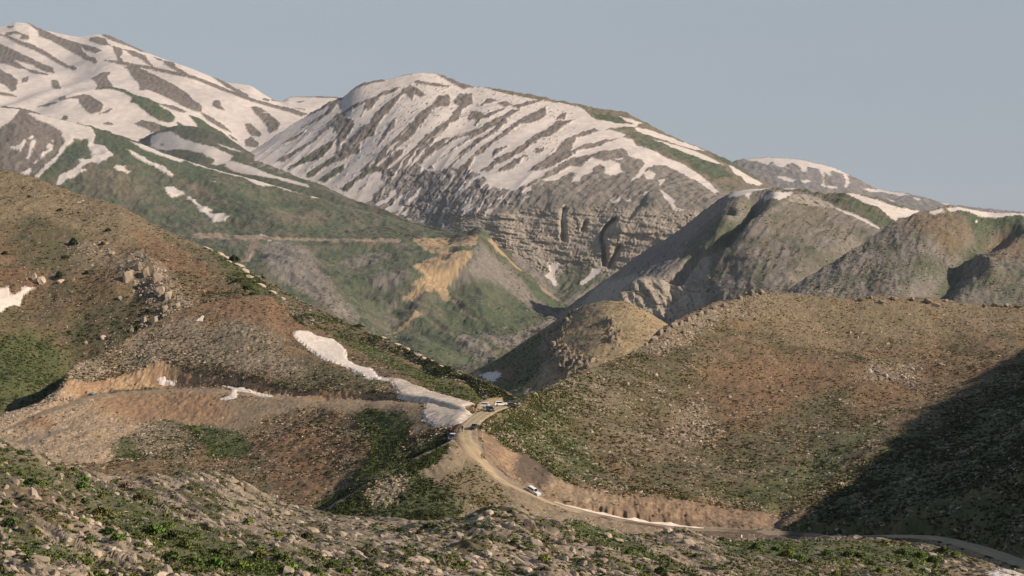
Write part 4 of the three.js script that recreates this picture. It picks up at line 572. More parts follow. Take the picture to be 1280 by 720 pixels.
// the spur that carries the road, and the gully floor between the hills
const roadSpur = new Sheet({ from: 370, to: 1440, k: 0.24, calm: SADDLE, back: [36, 15], base: 'fill', step: 1.15, roads: [mainRoad],
  rows: [
    [[370, 660, 298], [400, 642, 305], [430, 624, 310], [460, 606, 316], [500, 584, 325], [540, 563, 336], [565, 550, 346], [576, 540, 354], [590, 520, 375], [600, 503, 396], [620, 498, 408], [640, 499, 413], [655, 505, 412], [668, 522, 404], [700, 565, 390], [760, 595, 386], [860, 630, 383], [960, 650, 382], [1060, 660, 366], [1180, 650, 340], [1280, 670, 310], [1440, 700, 280]],
    [[370, 672, 292], [430, 640, 302], [500, 605, 314], [540, 585, 322], [565, 568, 332], [576, 556, 343], [588, 549, 352], [597, 546, 357], [605, 556, 357], [620, 573, 353], [640, 593, 346], [660, 606, 341], [700, 625, 340], [760, 641, 341], [860, 656, 347], [960, 662, 352], [1060, 668, 340], [1180, 667, 318], [1280, 690, 288], [1440, 725, 258]],
    [[370, 690, 283], [430, 668, 288], [500, 645, 294], [560, 630, 298], [600, 620, 310], [640, 618, 324], [680, 630, 326], [740, 648, 328], [800, 660, 332], [860, 668, 336], [960, 674, 340], [1060, 676, 332], [1180, 678, 306], [1280, 705, 272], [1440, 740, 245]],
    [[370, 720, 265], [430, 700, 268], [500, 690, 268], [560, 675, 272], [640, 665, 292], [740, 680, 306], [860, 692, 318], [960, 695, 325], [1060, 690, 322], [1180, 692, 296], [1280, 715, 262], [1440, 760, 235]],
    [[370, 760, 245], [640, 720, 262], [860, 720, 300], [1060, 710, 308], [1280, 740, 245], [1440, 790, 220]]],
  disp: (x, y, z, w) => { const e = (w.fill || 0), s = x * 0.8 - z * 0.2; return 0.5 * fbm(x / 14, y / 14, z / 14, 2) + 0.07 * noise(x / 1.5, y / 1.5, z / 1.8) + 0.34 * ridged(s / 3, y / 8, z / 12, 1) + (w.stony || 0) * 1.2 * Math.max(0, ridged(x / 4.6, y / 4.6, z / 5, 2)) + 0 * e; } });
roadSpur.m('moss', '', [370,680, 400,640, 460,605, 520,575, 560,556, 545,580, 520,590, 540,600, 560,640, 580,655, 500,670, 430,690], { soft: 3, warp: 5 }).m('stony', '', [450,620, 475,600, 505,592, 515,608, 500,626, 480,636, 462,634], { soft: 5, warp: 9, part: 0.6 }).m('mossBrown', '', [545,600, 590,575, 620,600, 640,630, 590,640, 550,640], { soft: 6, warp: 7, part: 0.6 }).m('moss', '', [520,640, 560,600, 580,640, 560,660], { soft: 5, warp: 6, part: 0.8 }).m('tan', '', [584,500, 600,492, 650,494, 660,500, 640,512, 610,526, 592,532, 580,520], { soft: 4, warp: 4, part: 0.7 })
  .m('wetShadeEarth', '', [840,664, 960,668, 1060,672, 1150,672, 1150,700, 960,700, 860,690], { soft: 4, warp: 4, part: 0.8 }).m('gravel', '', [1160,670, 1290,690, 1440,720, 1440,780, 1200,720], { soft: 4, warp: 4, part: 0.9 }).m('moss', '', [690,650, 760,665, 830,675, 830,700, 680,680], { soft: 3, warp: 4, part: 0.9 });
roadSpur.build('terrain', 'pale road embankment and gully floor between the hills');

// the slope that stands in its own shade: it climbs from the gully to a crest beyond the right edge of the frame
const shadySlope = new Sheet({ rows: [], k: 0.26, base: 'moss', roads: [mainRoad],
  disp: (x, y, z, w) => 1.6 * fbm(x / 22, y / 22, z / 22, 2) + 0.6 * fbm(x / 4.5, y / 4.5, z / 4.5, 2) + 0.1 * noise(x / 1.3, y / 1.3, z / 1.3) });
{
  const A = P(1000, 657, 348), G = P(1280, 478, 490), ux = G[0] - A[0], uz = G[2] - A[2], L = Math.hypot(ux, uz), ax = ux / L, az = uz / L, nx = -az, nz = ax, slope = (G[1] - A[1]) / L;
  const al = [], di = [];
  for (let a = -150; a <= 420;) { al.push(a); a += a < -90 || a > 210 ? 2.5 : 0.62; }
  for (let d = -6; d <= 270;) { di.push(d); d += d < 78 ? 0.5 : 3; }
  const nu = di.length, nv = al.length, B = new Float32Array(nu * nv * 3);
  for (let i = 0; i < nu; i++) for (let j = 0; j < nv; j++) {
    const a = al[j], d = di[i], x = A[0] + ax * a + nx * d, z = A[2] + az * a + nz * d;
    const crest = lerp(52, 98, sstep(-75, -8, a)) + 16 * sstep(0, 170, a), q = Math.max(0, d), f = q < crest ? 0.2 * q + 0.0031 * q * q : 0.2 * crest + 0.0031 * crest * crest - 0.35 * (q - crest);
    const g = A[1] + slope * a * (a < 0 ? 0.35 : 1);
    const y = g + f - (d < 0 ? -d * 0.4 : 0) - 0.0 * a, o = (i * nv + j) * 3; B[o] = x; B[o + 1] = y; B[o + 2] = z;
  }
  // the road is cut into the foot of the slope: everything on its near side stays below it
  for (let v = 0; v < nu * nv; v++) {
    const x = B[v * 3], z = B[v * 3 + 2]; let best = 1e9, bi = 0; const p = mainRoad.p;
    for (let i = 0; i < p.length; i += 2) { const e = (p[i].x - x) ** 2 + (p[i].z - z) ** 2; if (e < best) { best = e; bi = i; } }
    const t = p[Math.min(p.length - 1, bi + 1)], s = p[Math.max(0, bi - 1)], side = (t.x - s.x) * (z - s.z) - (t.z - s.z) * (x - s.x); best = Math.sqrt(best);
    if (side > 0 && best > 2) B[v * 3 + 1] = Math.min(B[v * 3 + 1], p[bi].y - 0.35 * best - 1.2); else if (best < 30) B[v * 3 + 1] = Math.min(B[v * 3 + 1], p[bi].y + Math.max(0, best - 2.4) * 0.9);
  }
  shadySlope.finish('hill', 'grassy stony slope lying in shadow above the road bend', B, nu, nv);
}

const foreSlope = new Sheet({ from: -260, to: 1520, k: 0.19, back: [30, 16], base: (x, y, z) => fbm((x * 0.81 - z * 0.59) / 5, y / 9, (x * 0.59 + z * 0.81) / 17, 3) + 0.12 * noise(x / 40, 0, z / 40) > 0.08 ? 'mossBrown' : 'foreRock', step: 1.2, rowStep: 0.62,
  rows: [
    [[-260, 530, 240], [0, 553, 235], [40, 564, 235], [60, 575, 235], [110, 592, 240], [150, 600, 245], [220, 594, 262], [260, 592, 272], [290, 600, 280], [315, 611, 285], [346, 627, 288], [395, 641, 280], [430, 648, 270], [470, 651, 262], [540, 655, 250], [580, 650, 245], [600, 641, 244], [620, 634, 245], [650, 637, 247], [690, 650, 250], [730, 656, 255], [760, 663, 260], [790, 671, 262], [830, 668, 275], [850, 663, 285], [880, 670, 292], [900, 676, 296], [940, 677, 300], [1000, 676, 302], [1060, 673, 298], [1120, 678, 290], [1150, 683, 284], [1180, 691, 276], [1210, 700, 268], [1250, 712, 258], [1290, 725, 250], [1520, 790, 220]],
    [[-260, 600, 180], [0, 625, 180], [150, 650, 190], [300, 665, 200], [450, 680, 205], [600, 680, 205], [750, 690, 215], [900, 698, 240], [1050, 698, 250], [1180, 714, 245], [1290, 742, 225], [1520, 800, 200]],
    [[-260, 700, 130], [0, 722, 130], [150, 722, 145], [300, 722, 155], [450, 722, 165], [600, 726, 170], [750, 726, 180], [900, 728, 205], [1050, 728, 220], [1180, 740, 220], [1290, 765, 205], [1520, 830, 180]],
    [[-260, 800, 100], [640, 800, 130], [1520, 880, 150]],
    [[-260, 1000, 65], [640, 1000, 80], [1520, 1000, 100]]],
  big: (x, y, z) => 1.2 * fbm(x / 16, y / 16, z / 16, 2),
  disp: (x, y, z, w) => {
    const gr = (w.moss || 0) + (w.mossBrown || 0) * 0.7, s = x * 0.81 - z * 0.59, l = x * 0.59 + z * 0.81;   // slabs lie along one strike
    const slab = ridged(s / 4.4, l / 24, y / 9, 2), blk = ridged(x / 3.4, y / 3.4, z / 3.4, 2);
    return (1 - 0.8 * gr) * (0.9 * Math.max(-0.25, slab) + 0.22 * blk) + 0.05 * noise(x / 1.4, y / 1.4, z / 1.7);
  } });
foreSlope.m('mossBrown', '', [-260,540, 0,556, 60,580, 110,596, 160,625, 220,650, 330,680, 420,700, 500,730, 300,735, 200,700, 100,650, 0,620, -260,600], { soft: 18, warp: 14, part: 0.55 }).m('moss', '', [0,565, 60,585, 90,610, 60,620, 0,590], { soft: 8, warp: 14, part: 0.65 }).m('moss', '', [100,605, 180,625, 260,665, 330,690, 420,715, 330,730, 240,710, 180,680, 130,640], { soft: 8, warp: 16, part: 0.8 }).m('moss', '', [0,660, 60,675, 140,700, 100,712, 0,690], { soft: 8, warp: 14, part: 0.7 }).m('heath', '', [10,610, 80,620, 110,650, 60,660, 0,640], { soft: 10, warp: 14, part: 0.6 })
  .m('moss', '', [700,652, 760,660, 800,680, 860,715, 800,700, 720,670], { soft: 4, warp: 8, part: 0.85 }).m('moss', '', [890,676, 1000,674, 1140,682, 1190,700, 1190,730, 1090,715, 960,700, 900,690], { soft: 6, warp: 10, part: 0.8 }).m('mossBrown', '', [920,700, 1080,700, 1180,725, 1100,760, 920,730], { soft: 10, warp: 12, part: 0.7 }).m('dry', '', [930,705, 1100,710, 1200,740, 1000,760], { soft: 10, warp: 14, part: 0.5 }).m('mossBrown', '', [340,632, 400,650, 500,690, 420,700, 340,660], { soft: 8, warp: 14, part: 0.4 }).m('gravel', '', [1170,705, 1210,700, 1300,725, 1300,780, 1200,750], { soft: 4, warp: 8, part: 0.8 });
foreSlope.build('terrain', 'pale rocky foreground slope with green tufts');

// the low ground beneath everything, out to the horizon
{
  const g = new THREE.PlaneGeometry(60000, 60000, 8, 8); g.rotateX(-Math.PI / 2); g.translate(0, CAM_Y - 420, 0);
  const c = new Float32Array(g.attributes.position.count * 3); for (let i = 0; i < c.length; i += 3) { c[i] = 0.13; c[i + 1] = 0.12; c[i + 2] = 0.08; }
  g.setAttribute('color', new THREE.BufferAttribute(c, 3));
  const o = new THREE.Mesh(g, groundMat); o.name = 'ground'; o.receiveShadow = true; o.userData = { kind: 'structure', label: 'low ground far below the hills' }; scene.add(o);
}
mainRoad.build('dirt_road', 'tan dirt road curving over the saddle and along the hill foot', (t, s, x, z) => t < 0.18 ? 'roadTan' : x < 16 ? (s + 0.4 * noise(x / 14, 1, z / 14) > -0.1 - 0.4 * sstep(0.3, 0.2, t) ? 'roadTan' : 'track') : x < 84 && z < -300 ? (noise(x / 9, 1, z / 9) + Math.abs(s) < 0.5 ? 'track' : 'wetShadeEarth') : 'roadTan');

// ---------- snow lying on the near hills: a layer with thickness of its own ----------
const snowMat = new THREE.MeshStandardMaterial({ vertexColors: true, roughness: 0.85, side: THREE.DoubleSide });
function snowPatch(sheet, region, flat, thick, kind, label, group) {
  const poly = pts(region, flat), out = [];
  for (let i = 0; i < poly.length; i++) { const a = poly[i], b = poly[(i + 1) % poly.length], n = Math.max(1, Math.ceil(Math.hypot(a[0] - b[0], a[1] - b[1]) / 6)); for (let j = 0; j < n; j++) { const h = sheet.hit(lerp(a[0], b[0], j / n), lerp(a[1], b[1], j / n)); out.push([h[0], h[2]]); } }
  thick *= 0.42;
  let x0 = 1e9, x1 = -1e9, z0 = 1e9, z1 = -1e9; for (const [x, z] of out) { x0 = Math.min(x0, x); x1 = Math.max(x1, x); z0 = Math.min(z0, z); z1 = Math.max(z1, z); }
  const { pos, nu, nv, k } = sheet, edge = Math.max(0.6, k * 3), id = new Map(), P3 = [], C3 = [], ix = [], c = [0, 0, 0];
  const sd = v => { const x = pos[v * 3], y = pos[v * 3 + 1], z = pos[v * 3 + 2]; if (x < x0 - 2 || x > x1 + 2 || z < z0 - 2 || z > z1 + 2) return -9; return inside(out, x + k * 2.2 * noise(x / (k * 7), y / (k * 7), z / (k * 7)) + k * 1.6 * noise(x / (k * 2.4), 3, z / (k * 2.4)), z); };
  const put = (v, e) => { if (!id.has(v)) { const x = pos[v * 3], y = pos[v * 3 + 1], z = pos[v * 3 + 2]; id.set(v, P3.length / 3); P3.push(x, y + lerp(-0.25, thick, sstep(-edge * 0.4, edge, e)) + thick * 0.5 * fbm(x / 4, y / 4, z / 4, 3) + (kind === 'dirtysnow' ? 0.1 * ridged((x * 0.5 + z * 0.87) / 1.4, y / 3, (x * 0.87 - z * 0.5) / 9, 2) : 0), z); paint(kind, x, y, z, k, c); const soil = kind === 'dirtysnow' ? 1 - 0.5 * Math.max(0, ridged((x * 0.5 + z * 0.87) / 1.4, y / 3, (x * 0.87 - z * 0.5) / 9, 2)) - 0.2 * sstep(0.1, 0.5, fbm(x / 5, y / 5, z / 5, 3)) : 1 - 0.14 * sstep(0.1, 0.5, fbm(x / 3, y / 3, z / 3, 3)); C3.push(c[0] * soil, c[1] * soil * 0.985, c[2] * soil * 0.965); } return id.get(v); };
  const lim = -edge * 0.3;
  for (let i = 0; i < nu - 1; i++) for (let j = 6; j < nv - 1; j++) {
    const a = i * nv + j, x = pos[a * 3], z = pos[a * 3 + 2]; if (x < x0 - 2 || x > x1 + 2 || z < z0 - 2 || z > z1 + 2) continue;
    const q = [a, a + 1, a + nv, a + nv + 1], e = q.map(sd); if (Math.max(...e) < lim) continue;
    const w = q.map((v, n) => put(v, e[n])); ix.push(w[0], w[1], w[2], w[2], w[1], w[3]);
  }
  if (!ix.length) return;
  const g = new THREE.BufferGeometry(); g.setAttribute('position', new THREE.Float32BufferAttribute(P3, 3)); g.setAttribute('color', new THREE.Float32BufferAttribute(C3, 3)); g.setIndex(ix); g.computeVertexNormals();
  const o = new THREE.Mesh(g, snowMat); o.name = numbered('snow_patch'); o.castShadow = o.receiveShadow = true; o.userData = { label, category: 'snow patch', group: group ?? 'old snow patches on the near hills' }; scene.add(o);
}
snowPatch(leftHill, 'V', [-60,220, 0,215, 60,200, 75,260, 140,235, 140,210, 175,200, 235,205, 150,265, 135,335, 90,330, 40,345, 10,375, -60,380], 0.5, 'nearsnow', 'ragged white snow patch in the bare hollow of the upper left hillside');
snowPatch(leftHill, 'V', [918,155, 945,165, 950,185, 930,180], 0.3, 'nearsnow', 'tiny scrap of snow in the cleft of the rock outcrop');
snowPatch(leftHill, '', [99,250, 105,248.5, 108.5,250, 104,251.8], 0.3, 'nearsnow', 'small snow scrap near the skyline of the brown hillside, upper of a pair');
snowPatch(leftHill, '', [95.5,252, 101,251, 103,253, 98,254], 0.3, 'nearsnow', 'small snow scrap near the skyline of the brown hillside, lower of a pair');
snowPatch(leftKnoll, '', [243,400, 248,397.5, 251,394, 257,394, 253,403, 247,403], 0.4, 'nearsnow', 'small white snow scrap alone on the stony knoll above the scar');
snowPatch(leftKnoll, '', [366,415, 373,413.5, 384,413.5, 397,420, 416,424, 427.5,432, 433,439, 435,451, 450,458, 465,461, 472.5,470, 480,474, 470,474.5, 458,472.5, 440,463, 425,456, 405,450, 390,440, 375,428, 367,420], 0.8, 'nearsnow', 'long white snow tongue slanting down the brown knoll');
snowPatch(leftKnoll, '', [486,472, 500,473.5, 522,482.5, 549,492, 573,498.5, 594,505, 580,508, 582.5,511.5, 594.5,516, 592,521, 577,529.5, 564,534, 556,533, 543,534, 530,525.5, 526,514, 532,510, 530,504, 515,502, 495.5,498.5, 498,492, 492.5,484.5], 0.5, 'dirtysnow', 'wide streaked fan of dirty snow beside the cars on the saddle');
snowPatch(leftKnoll, 'Y', [383,260, 430,263, 480,283, 540,278, 640,318, 757,345, 740,357, 670,352, 600,327, 520,317, 520,347, 532,360, 450,377, 383,377, 388,362, 460,350, 475,305, 430,292], 0.5, 'nearsnow', 'hook shaped snow strip on the orange track scar');
snowPatch(leftKnoll, 'X', [1043,247, 1060,222, 1085,213, 1112,222, 1130,243, 1160,243, 1182,262, 1175,276, 1120,281, 1060,274], 1.0, 'nearsnow', 'lumpy white snow heap on the orange track scar');
snowPatch(mound, 'T', [-10,365, 60,348, 110,340, 138,345, 140,375, 110,400, 80,418, 50,405, 10,385], 0.9, 'nearsnow', 'lone snow patch on the green foot of the sunlit knoll');
{ // thin bank of old snow pushed against the inner edge of the road
  const P3 = [], C3 = [], ix = [], col = [0, 0, 0], n = 9; let rows = 0;
  mainRoad.p.forEach((p, i) => {
    const q = proj(p.x, p.y, p.z); if (q[0] < 690 || q[0] > 886 || p.z > -320) return;
    const a = mainRoad.p[i - 1], b = mainRoad.p[i + 1], dx = b.x - a.x, dz = b.z - a.z, l = Math.hypot(dx, dz), nx = dz / l, nz = -dx / l, end = sstep(690, 712, q[0]) * sstep(888, 862, q[0]);
    const w = (0.7 + 1.3 * sstep(-0.3, 0.5, noise(p.x / 9, 4, p.z / 9)) + 0.5 * noise(p.x / 2.2, 6, p.z / 2.2)) * end + 0.15;
    for (let j = 0; j < n; j++) { const s = j / (n - 1), e = 2.15 + 0.25 * noise(p.x / 1.7, 9, p.z / 1.7) + s * w, x = p.x + nx * e, z = p.z + nz * e, y = p.y - 0.25 + 0.6 * Math.sin(Math.PI * Math.min(1, s * 1.15)) * (0.6 + 0.4 * w / 2) + 0.28 * s * w + 0.08 * fbm(x, 0, z, 3); P3.push(x, y, z); paint('dirtysnow', x, y, z, 0.24, col); C3.push(...col); if (rows && j) { const v = rows * n + j; ix.push(v - n - 1, v - n, v - 1, v - 1, v - n, v); } }
    rows++;
  });
  const g = new THREE.BufferGeometry(); g.setAttribute('position', new THREE.Float32BufferAttribute(P3, 3)); g.setAttribute('color', new THREE.Float32BufferAttribute(C3, 3)); g.setIndex(ix); g.computeVertexNormals();
  const o = new THREE.Mesh(g, snowMat); o.name = numbered('snow_patch'); o.castShadow = o.receiveShadow = true; o.userData = { label: 'thin snow bank along the inner edge of the dirt road', category: 'snow patch', group: 'old snow patches on the near hills' }; scene.add(o);
}
snowPatch(foreSlope, '', [1230,717, 1290,712, 1330,720, 1330,745, 1240,735], 0.4, 'nearsnow', 'snow patch beside the road end behind the foreground rocks');

// ---------- stones, tufts, shrubs ----------
const rnd = mulberry(2024);
const rr = (a, b) => a + (b - a) * rnd();
function rockGeometry(seed, cuts, detail, sx = 1, sy = 1, sz = 1) {     // a lump split along planes, so it has faces and edges
  const r = mulberry(seed), g0 = new THREE.IcosahedronGeometry(1, detail), p = g0.attributes.position, planes = [];
  for (let i = 0; i < cuts; i++) { const v = new THREE.Vector3(r() * 2 - 1, r() * 2 - 1, r() * 2 - 1).normalize(); planes.push([v, 0.4 + 0.36 * r()]); }
  const v = new THREE.Vector3();
  for (let i = 0; i < p.count; i++) {
    v.fromBufferAttribute(p, i);
    for (const [n, d] of planes) { const e = v.dot(n) - d; if (e > 0) v.addScaledVector(n, -e); }
    v.multiplyScalar(1 + 0.09 * noise(v.x * 2.2 + seed, v.y * 2.2, v.z * 2.2) + 0.04 * noise(v.x * 6, v.y * 6 + seed, v.z * 6));
    p.setXYZ(i, v.x * sx, v.y * sy, v.z * sz);
  }
  g0.computeVertexNormals(); g0.deleteAttribute('uv');
  const c = new Float32Array(p.count * 3);
  for (let i = 0; i < p.count; i++) { const k = 1 + 0.22 * noise(p.getX(i) * 2.5, p.getY(i) * 2.5 + seed, p.getZ(i) * 2.5) + 0.12 * noise(p.getX(i) * 8, p.getY(i) * 8, p.getZ(i) * 8 + seed); c[3 * i] = k; c[3 * i + 1] = k * (0.985 + 0.02 * Math.sin(seed)); c[3 * i + 2] = k * 0.97; }
  g0.setAttribute('color', new THREE.BufferAttribute(c, 3));
  return g0;
}
const stoneGeos = [0, 1, 2].map(i => rockGeometry(40 + i, 9, 1, 1, 0.75, 0.9));
const slabGeos = [0, 1, 2].map(i => rockGeometry(60 + i, 11, 1, 2.1, 0.6, 0.75));
function clumpGeometry(seed, n, leaf, flat) {                          // many small leaves through a low dome
  const r = mulberry(seed), pos = [], col = [], nor = [];
  for (let i = 0; i < n; i++) {
    const a = r() * 6.283, u = Math.pow(r(), 0.55), h = Math.sqrt(Math.max(0, 1 - u * u)) * (0.45 + 0.55 * r());
    const lob = 0.8 + 0.3 * Math.sin(a * 3 + seed) * Math.sin(a * 2 + seed * 2);
    const c = new THREE.Vector3(Math.cos(a) * u * lob, h * flat, Math.sin(a) * u * lob);
    const dir = new THREE.Vector3(r() - 0.5 + c.x * 0.8, 0.35 + r() * 0.7, r() - 0.5 + c.z * 0.8).normalize();
    const side = new THREE.Vector3(r() - 0.5, r() * 0.4, r() - 0.5).cross(dir).normalize().multiplyScalar(leaf * (0.35 + 0.3 * r()));
    const tip = c.clone().addScaledVector(dir, leaf * (0.9 + 0.8 * r()));
    const A = c.clone().add(side), B = c.clone().sub(side);
    const nn = new THREE.Vector3(c.x, 0.5 + c.y, c.z).normalize(), k = 0.75 + 0.5 * r();
    for (const q of [A, B, tip]) { pos.push(q.x, q.y, q.z); nor.push(nn.x, nn.y, nn.z); col.push(k * (0.95 + 0.15 * r()), k, k * 0.85); }
  }
  const g = new THREE.BufferGeometry(); g.setAttribute('position', new THREE.Float32BufferAttribute(pos, 3)); g.setAttribute('normal', new THREE.Float32BufferAttribute(nor, 3)); g.setAttribute('color', new THREE.Float32BufferAttribute(col, 3));
  return g;
}
const tuftGeos = [0, 1].map(i => clumpGeometry(5 + i, 40, 0.42, 0.34));
const shrubGeos = [0, 1, 2, 3].map(i => clumpGeometry(15 + i, 520, 0.17, 0.72));
const tuftMat = new THREE.MeshStandardMaterial({ vertexColors: true, roughness: 0.95, side: THREE.DoubleSide });
const stoneMat = new THREE.MeshStandardMaterial({ vertexColors: true, roughness: 0.93 });
const GREEN = [[0.07, 0.10, 0.026], [0.09, 0.12, 0.034], [0.12, 0.135, 0.042], [0.06, 0.085, 0.024]], BRIGHT = [[0.13, 0.19, 0.037], [0.17, 0.22, 0.042], [0.105, 0.16, 0.033]], DRY = [[0.21, 0.145, 0.075], [0.165, 0.125, 0.06], [0.24, 0.18, 0.10], [0.145, 0.105, 0.05]], LIME = [[0.30, 0.24, 0.175], [0.25, 0.20, 0.145], [0.21, 0.165, 0.12], [0.36, 0.30, 0.23]], GREY = [[0.25, 0.215, 0.175], [0.2, 0.17, 0.14], [0.32, 0.275, 0.225]];
// the more ground a mesh cell covers, the more it gets; kinds say what grows or lies where
function scatter(sheet, name, label, geos, mat, count, want, size, sink, stretch = null) {
  const { pos, nu, nv, kinds, snow } = sheet, M = new THREE.Matrix4(), Q = new THREE.Quaternion(), S = new THREE.Vector3(), V = new THREE.Vector3(), E = new THREE.Euler(), C = new THREE.Color();
  const items = geos.map(() => []), got0 = geos === tuftGeos ? 31 : 0;
  for (let tries = 0, got = 0; got < count && tries < count * 14; tries++) {
    const i = Math.floor(rnd() * (nu - 1)), j = 9 + Math.floor(rnd() * (nv - 10)), v = i * nv + j, o = v * 3, o2 = (v + nv + 1) * 3;
    if (snow[v] > 0.1) continue;
    const q = proj(pos[o], pos[o + 1], pos[o + 2]); if (q[0] < -120 || q[0] > 1400 || q[1] > 760) continue;
    const rule = want(kinds[v], q, pos[o], pos[o + 1], pos[o + 2]); if (!rule || rnd() > rule[0] * (0.3 + 0.7 * sstep(-0.25, 0.3, fbm(pos[o] / (sheet.k * 75), pos[o + 1] / (sheet.k * 75), pos[o + 2] / (sheet.k * 75) + got0, 2)))) continue;
    let onRoad = false; for (const rd of [mainRoad]) { const f = rd.near(pos[o], pos[o + 2]); if (f && f[0] < rd.width / 2 + 0.4) onRoad = true; } if (onRoad) continue;
    const f1 = rnd(), f2 = rnd(), a = o, b = o + nv * 3, c = o + 3;
    for (const [k, key] of [[0, 'x'], [1, 'y'], [2, 'z']]) V[key] = pos[a + k] + (pos[b + k] - pos[a + k]) * f1 * 0.5 + (pos[c + k] - pos[a + k]) * f2 * 0.5; void o2;
    const s = size(rnd(), rule[2] ?? 1);
    E.set(rr(-0.25, 0.25), stretch !== null ? stretch + rr(-0.3, 0.3) : rnd() * 6.283, rr(-0.25, 0.25)); Q.setFromEuler(E);
    S.set(s * rr(0.75, 1.3), s * rr(0.7, 1.25), s * rr(0.75, 1.3)); V.y -= sink * S.y;
    M.compose(V, Q, S); const cc = rule[1][Math.floor(rnd() * rule[1].length)], sh = rr(0.82, 1.18); C.setRGB(cc[0] * sh, cc[1] * sh, cc[2] * sh);
    items[Math.floor(rnd() * geos.length)].push([M.clone(), C.clone()]); got++;
  }
  items.forEach((list, g) => {
    if (!list.length) return;
    const im = new THREE.InstancedMesh(geos[g], mat, list.length); list.forEach(([m, c], i) => { im.setMatrixAt(i, m); im.setColorAt(i, c); });
    im.name = numbered(name); im.castShadow = im.receiveShadow = true; im.userData = { kind: 'stuff', label }; scene.add(im);
  });
}
const patchy = (x, y, z, s, lo, hi) => sstep(lo, hi, fbm(x / s, y / s, z / s, 3));
const small = (a, b) => (r, k) => (a + (b - a) * Math.pow(r, 3)) * k;

// upper left hillside
scatter(leftHill, 'scattered_stones', 'loose pale stones scattered over the upper left hillside', stoneGeos, stoneMat, 9000, (k, q, x, y, z) => k === 'stony' ? [0.9, LIME, 1.5] : k === 'moss' ? [0.05, LIME] : [0.12 + 0.5 * patchy(x, y, z, 14, 0, 0.35), k === 'dry' ? LIME : GREY], small(0.22, 0.75), 0.25);
scatter(leftHill, 'grass_tufts', 'low tufts of grass and heath on the upper left hillside', tuftGeos, tuftMat, 20000, (k, q, x, y, z) => k === 'moss' ? [1, GREEN] : k === 'stony' ? [0.3, DRY] : [0.4, noise(x / 9, y / 9, z / 9) > 0.25 || k === 'mossBrown' ? GREEN : DRY], small(0.28, 0.75), 0.2);
// knoll with the track scar
scatter(leftKnoll, 'scattered_stones', 'loose pale stones scattered over the knoll and its track scar', stoneGeos, stoneMat, 20000, (k, q, x, y, z) => k === 'stony' ? [0.1 + 0.9 * patchy(x, y, z, 9, -0.15, 0.3), LIME, 0.9 + 0.9 * patchy(x, y, z, 6, 0, 0.4)] : k === 'rubble' ? [0.25 + 0.75 * patchy(x, y, z, 7, -0.2, 0.3), LIME, 0.9 + 0.8 * patchy(x, y, z, 5, 0, 0.4)] : k === 'gravel' ? [0.15, LIME, 0.7] : k === 'orange' || k === 'orangepale' ? [0.04 + 0.2 * patchy(x, y, z, 8, 0.1, 0.4), LIME, 0.7] : k === 'moss' ? [0.05, LIME, 0.9] : [0.1 + 0.5 * patchy(x, y, z, 10, 0, 0.35), LIME], small(0.16, 0.62), 0.25);
scatter(leftKnoll, 'grass_tufts', 'low tufts of grass and heath on the knoll', tuftGeos, tuftMat, 26000, (k, q, x, y, z) => k === 'moss' ? [1, rnd() < 0.45 ? BRIGHT : GREEN] : /orange|gravel|rubble|track|wet/.test(k) ? [0.012, DRY] : k === 'stony' ? [0.6, patchy(x, y, z, 8, 0, 0.2) > 0.5 ? GREEN : DRY] : [0.55, noise(x / 7, y / 7, z / 7) > 0.3 || k === 'mossBrown' ? GREEN : DRY], small(0.2, 0.55), 0.2);
// big hill on the right
scatter(rightHill, 'scattered_stones', 'loose pale stones dotted over the big right hill', stoneGeos, stoneMat, 23000, (k, q, x, y, z) => k === 'stony' ? [1, LIME, 1.5] : /bank|wet|gravel|orangepale/.test(k) ? [0.06, LIME, 0.7] : k === 'dry' ? [0.5, LIME] : [0.08 + 0.7 * patchy(x, y, z, 12, 0.05, 0.4), LIME], small(0.2, 0.75), 0.25);
scatter(rightHill, 'grass_tufts', 'low tufts of grass and heath on the big right hill', tuftGeos, tuftMat, 36000, (k, q, x, y, z) => k === 'moss' || k === 'mossBrown' ? [0.85, rnd() < (k === 'moss' ? 0.8 : 0.5) ? GREEN : DRY] : /bank|wet|gravel|orangepale/.test(k) ? [0.012, DRY] : [0.6, noise(x / 9, y / 9, z / 9) > 0.55 ? GREEN : DRY], small(0.24, 0.65), 0.2);
scatter(shadySlope, 'scattered_stones', 'pale stones scattered over the shaded slope', stoneGeos, stoneMat, 6500, (k, q, x, y, z) => [0.15 + 0.85 * patchy(x, y, z, 12, 0, 0.4), LIME.slice(0, 1).concat(GREY)], small(0.2, 0.8), 0.25);
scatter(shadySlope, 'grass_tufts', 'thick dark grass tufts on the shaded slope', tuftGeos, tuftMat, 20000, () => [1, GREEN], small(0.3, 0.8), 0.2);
scatter(roadSpur, 'scattered_stones', 'loose stones on the road embankment', stoneGeos, stoneMat, 5000, (k, q, x, y, z) => k === 'stony' ? [1, LIME, 1.4] : k === 'moss' ? [0.08, LIME] : [0.2 + 0.3 * patchy(x, y, z, 8, 0, 0.4), LIME], small(0.13, 0.5), 0.25);
scatter(roadSpur, 'grass_tufts', 'grass tufts on the road embankment', tuftGeos, tuftMat, 11000, (k, q, x, y, z) => k === 'moss' ? [1, GREEN] : k === 'mossBrown' ? [0.7, rnd() < 0.4 ? GREEN : DRY] : k === 'tan' || k === 'wetShadeEarth' ? [0.01, DRY] : [0.12 * patchy(x, y, z, 5, 0.1, 0.4), DRY], small(0.22, 0.6), 0.2);
scatter(mound, 'scattered_stones', 'pale stones on the sunlit knoll', stoneGeos, stoneMat, 3500, k => k === 'stony' ? [0.6, LIME, 1.1] : k === 'moss' ? [0.02, LIME] : [0.25, LIME], small(0.5, 1.3), 0.25);
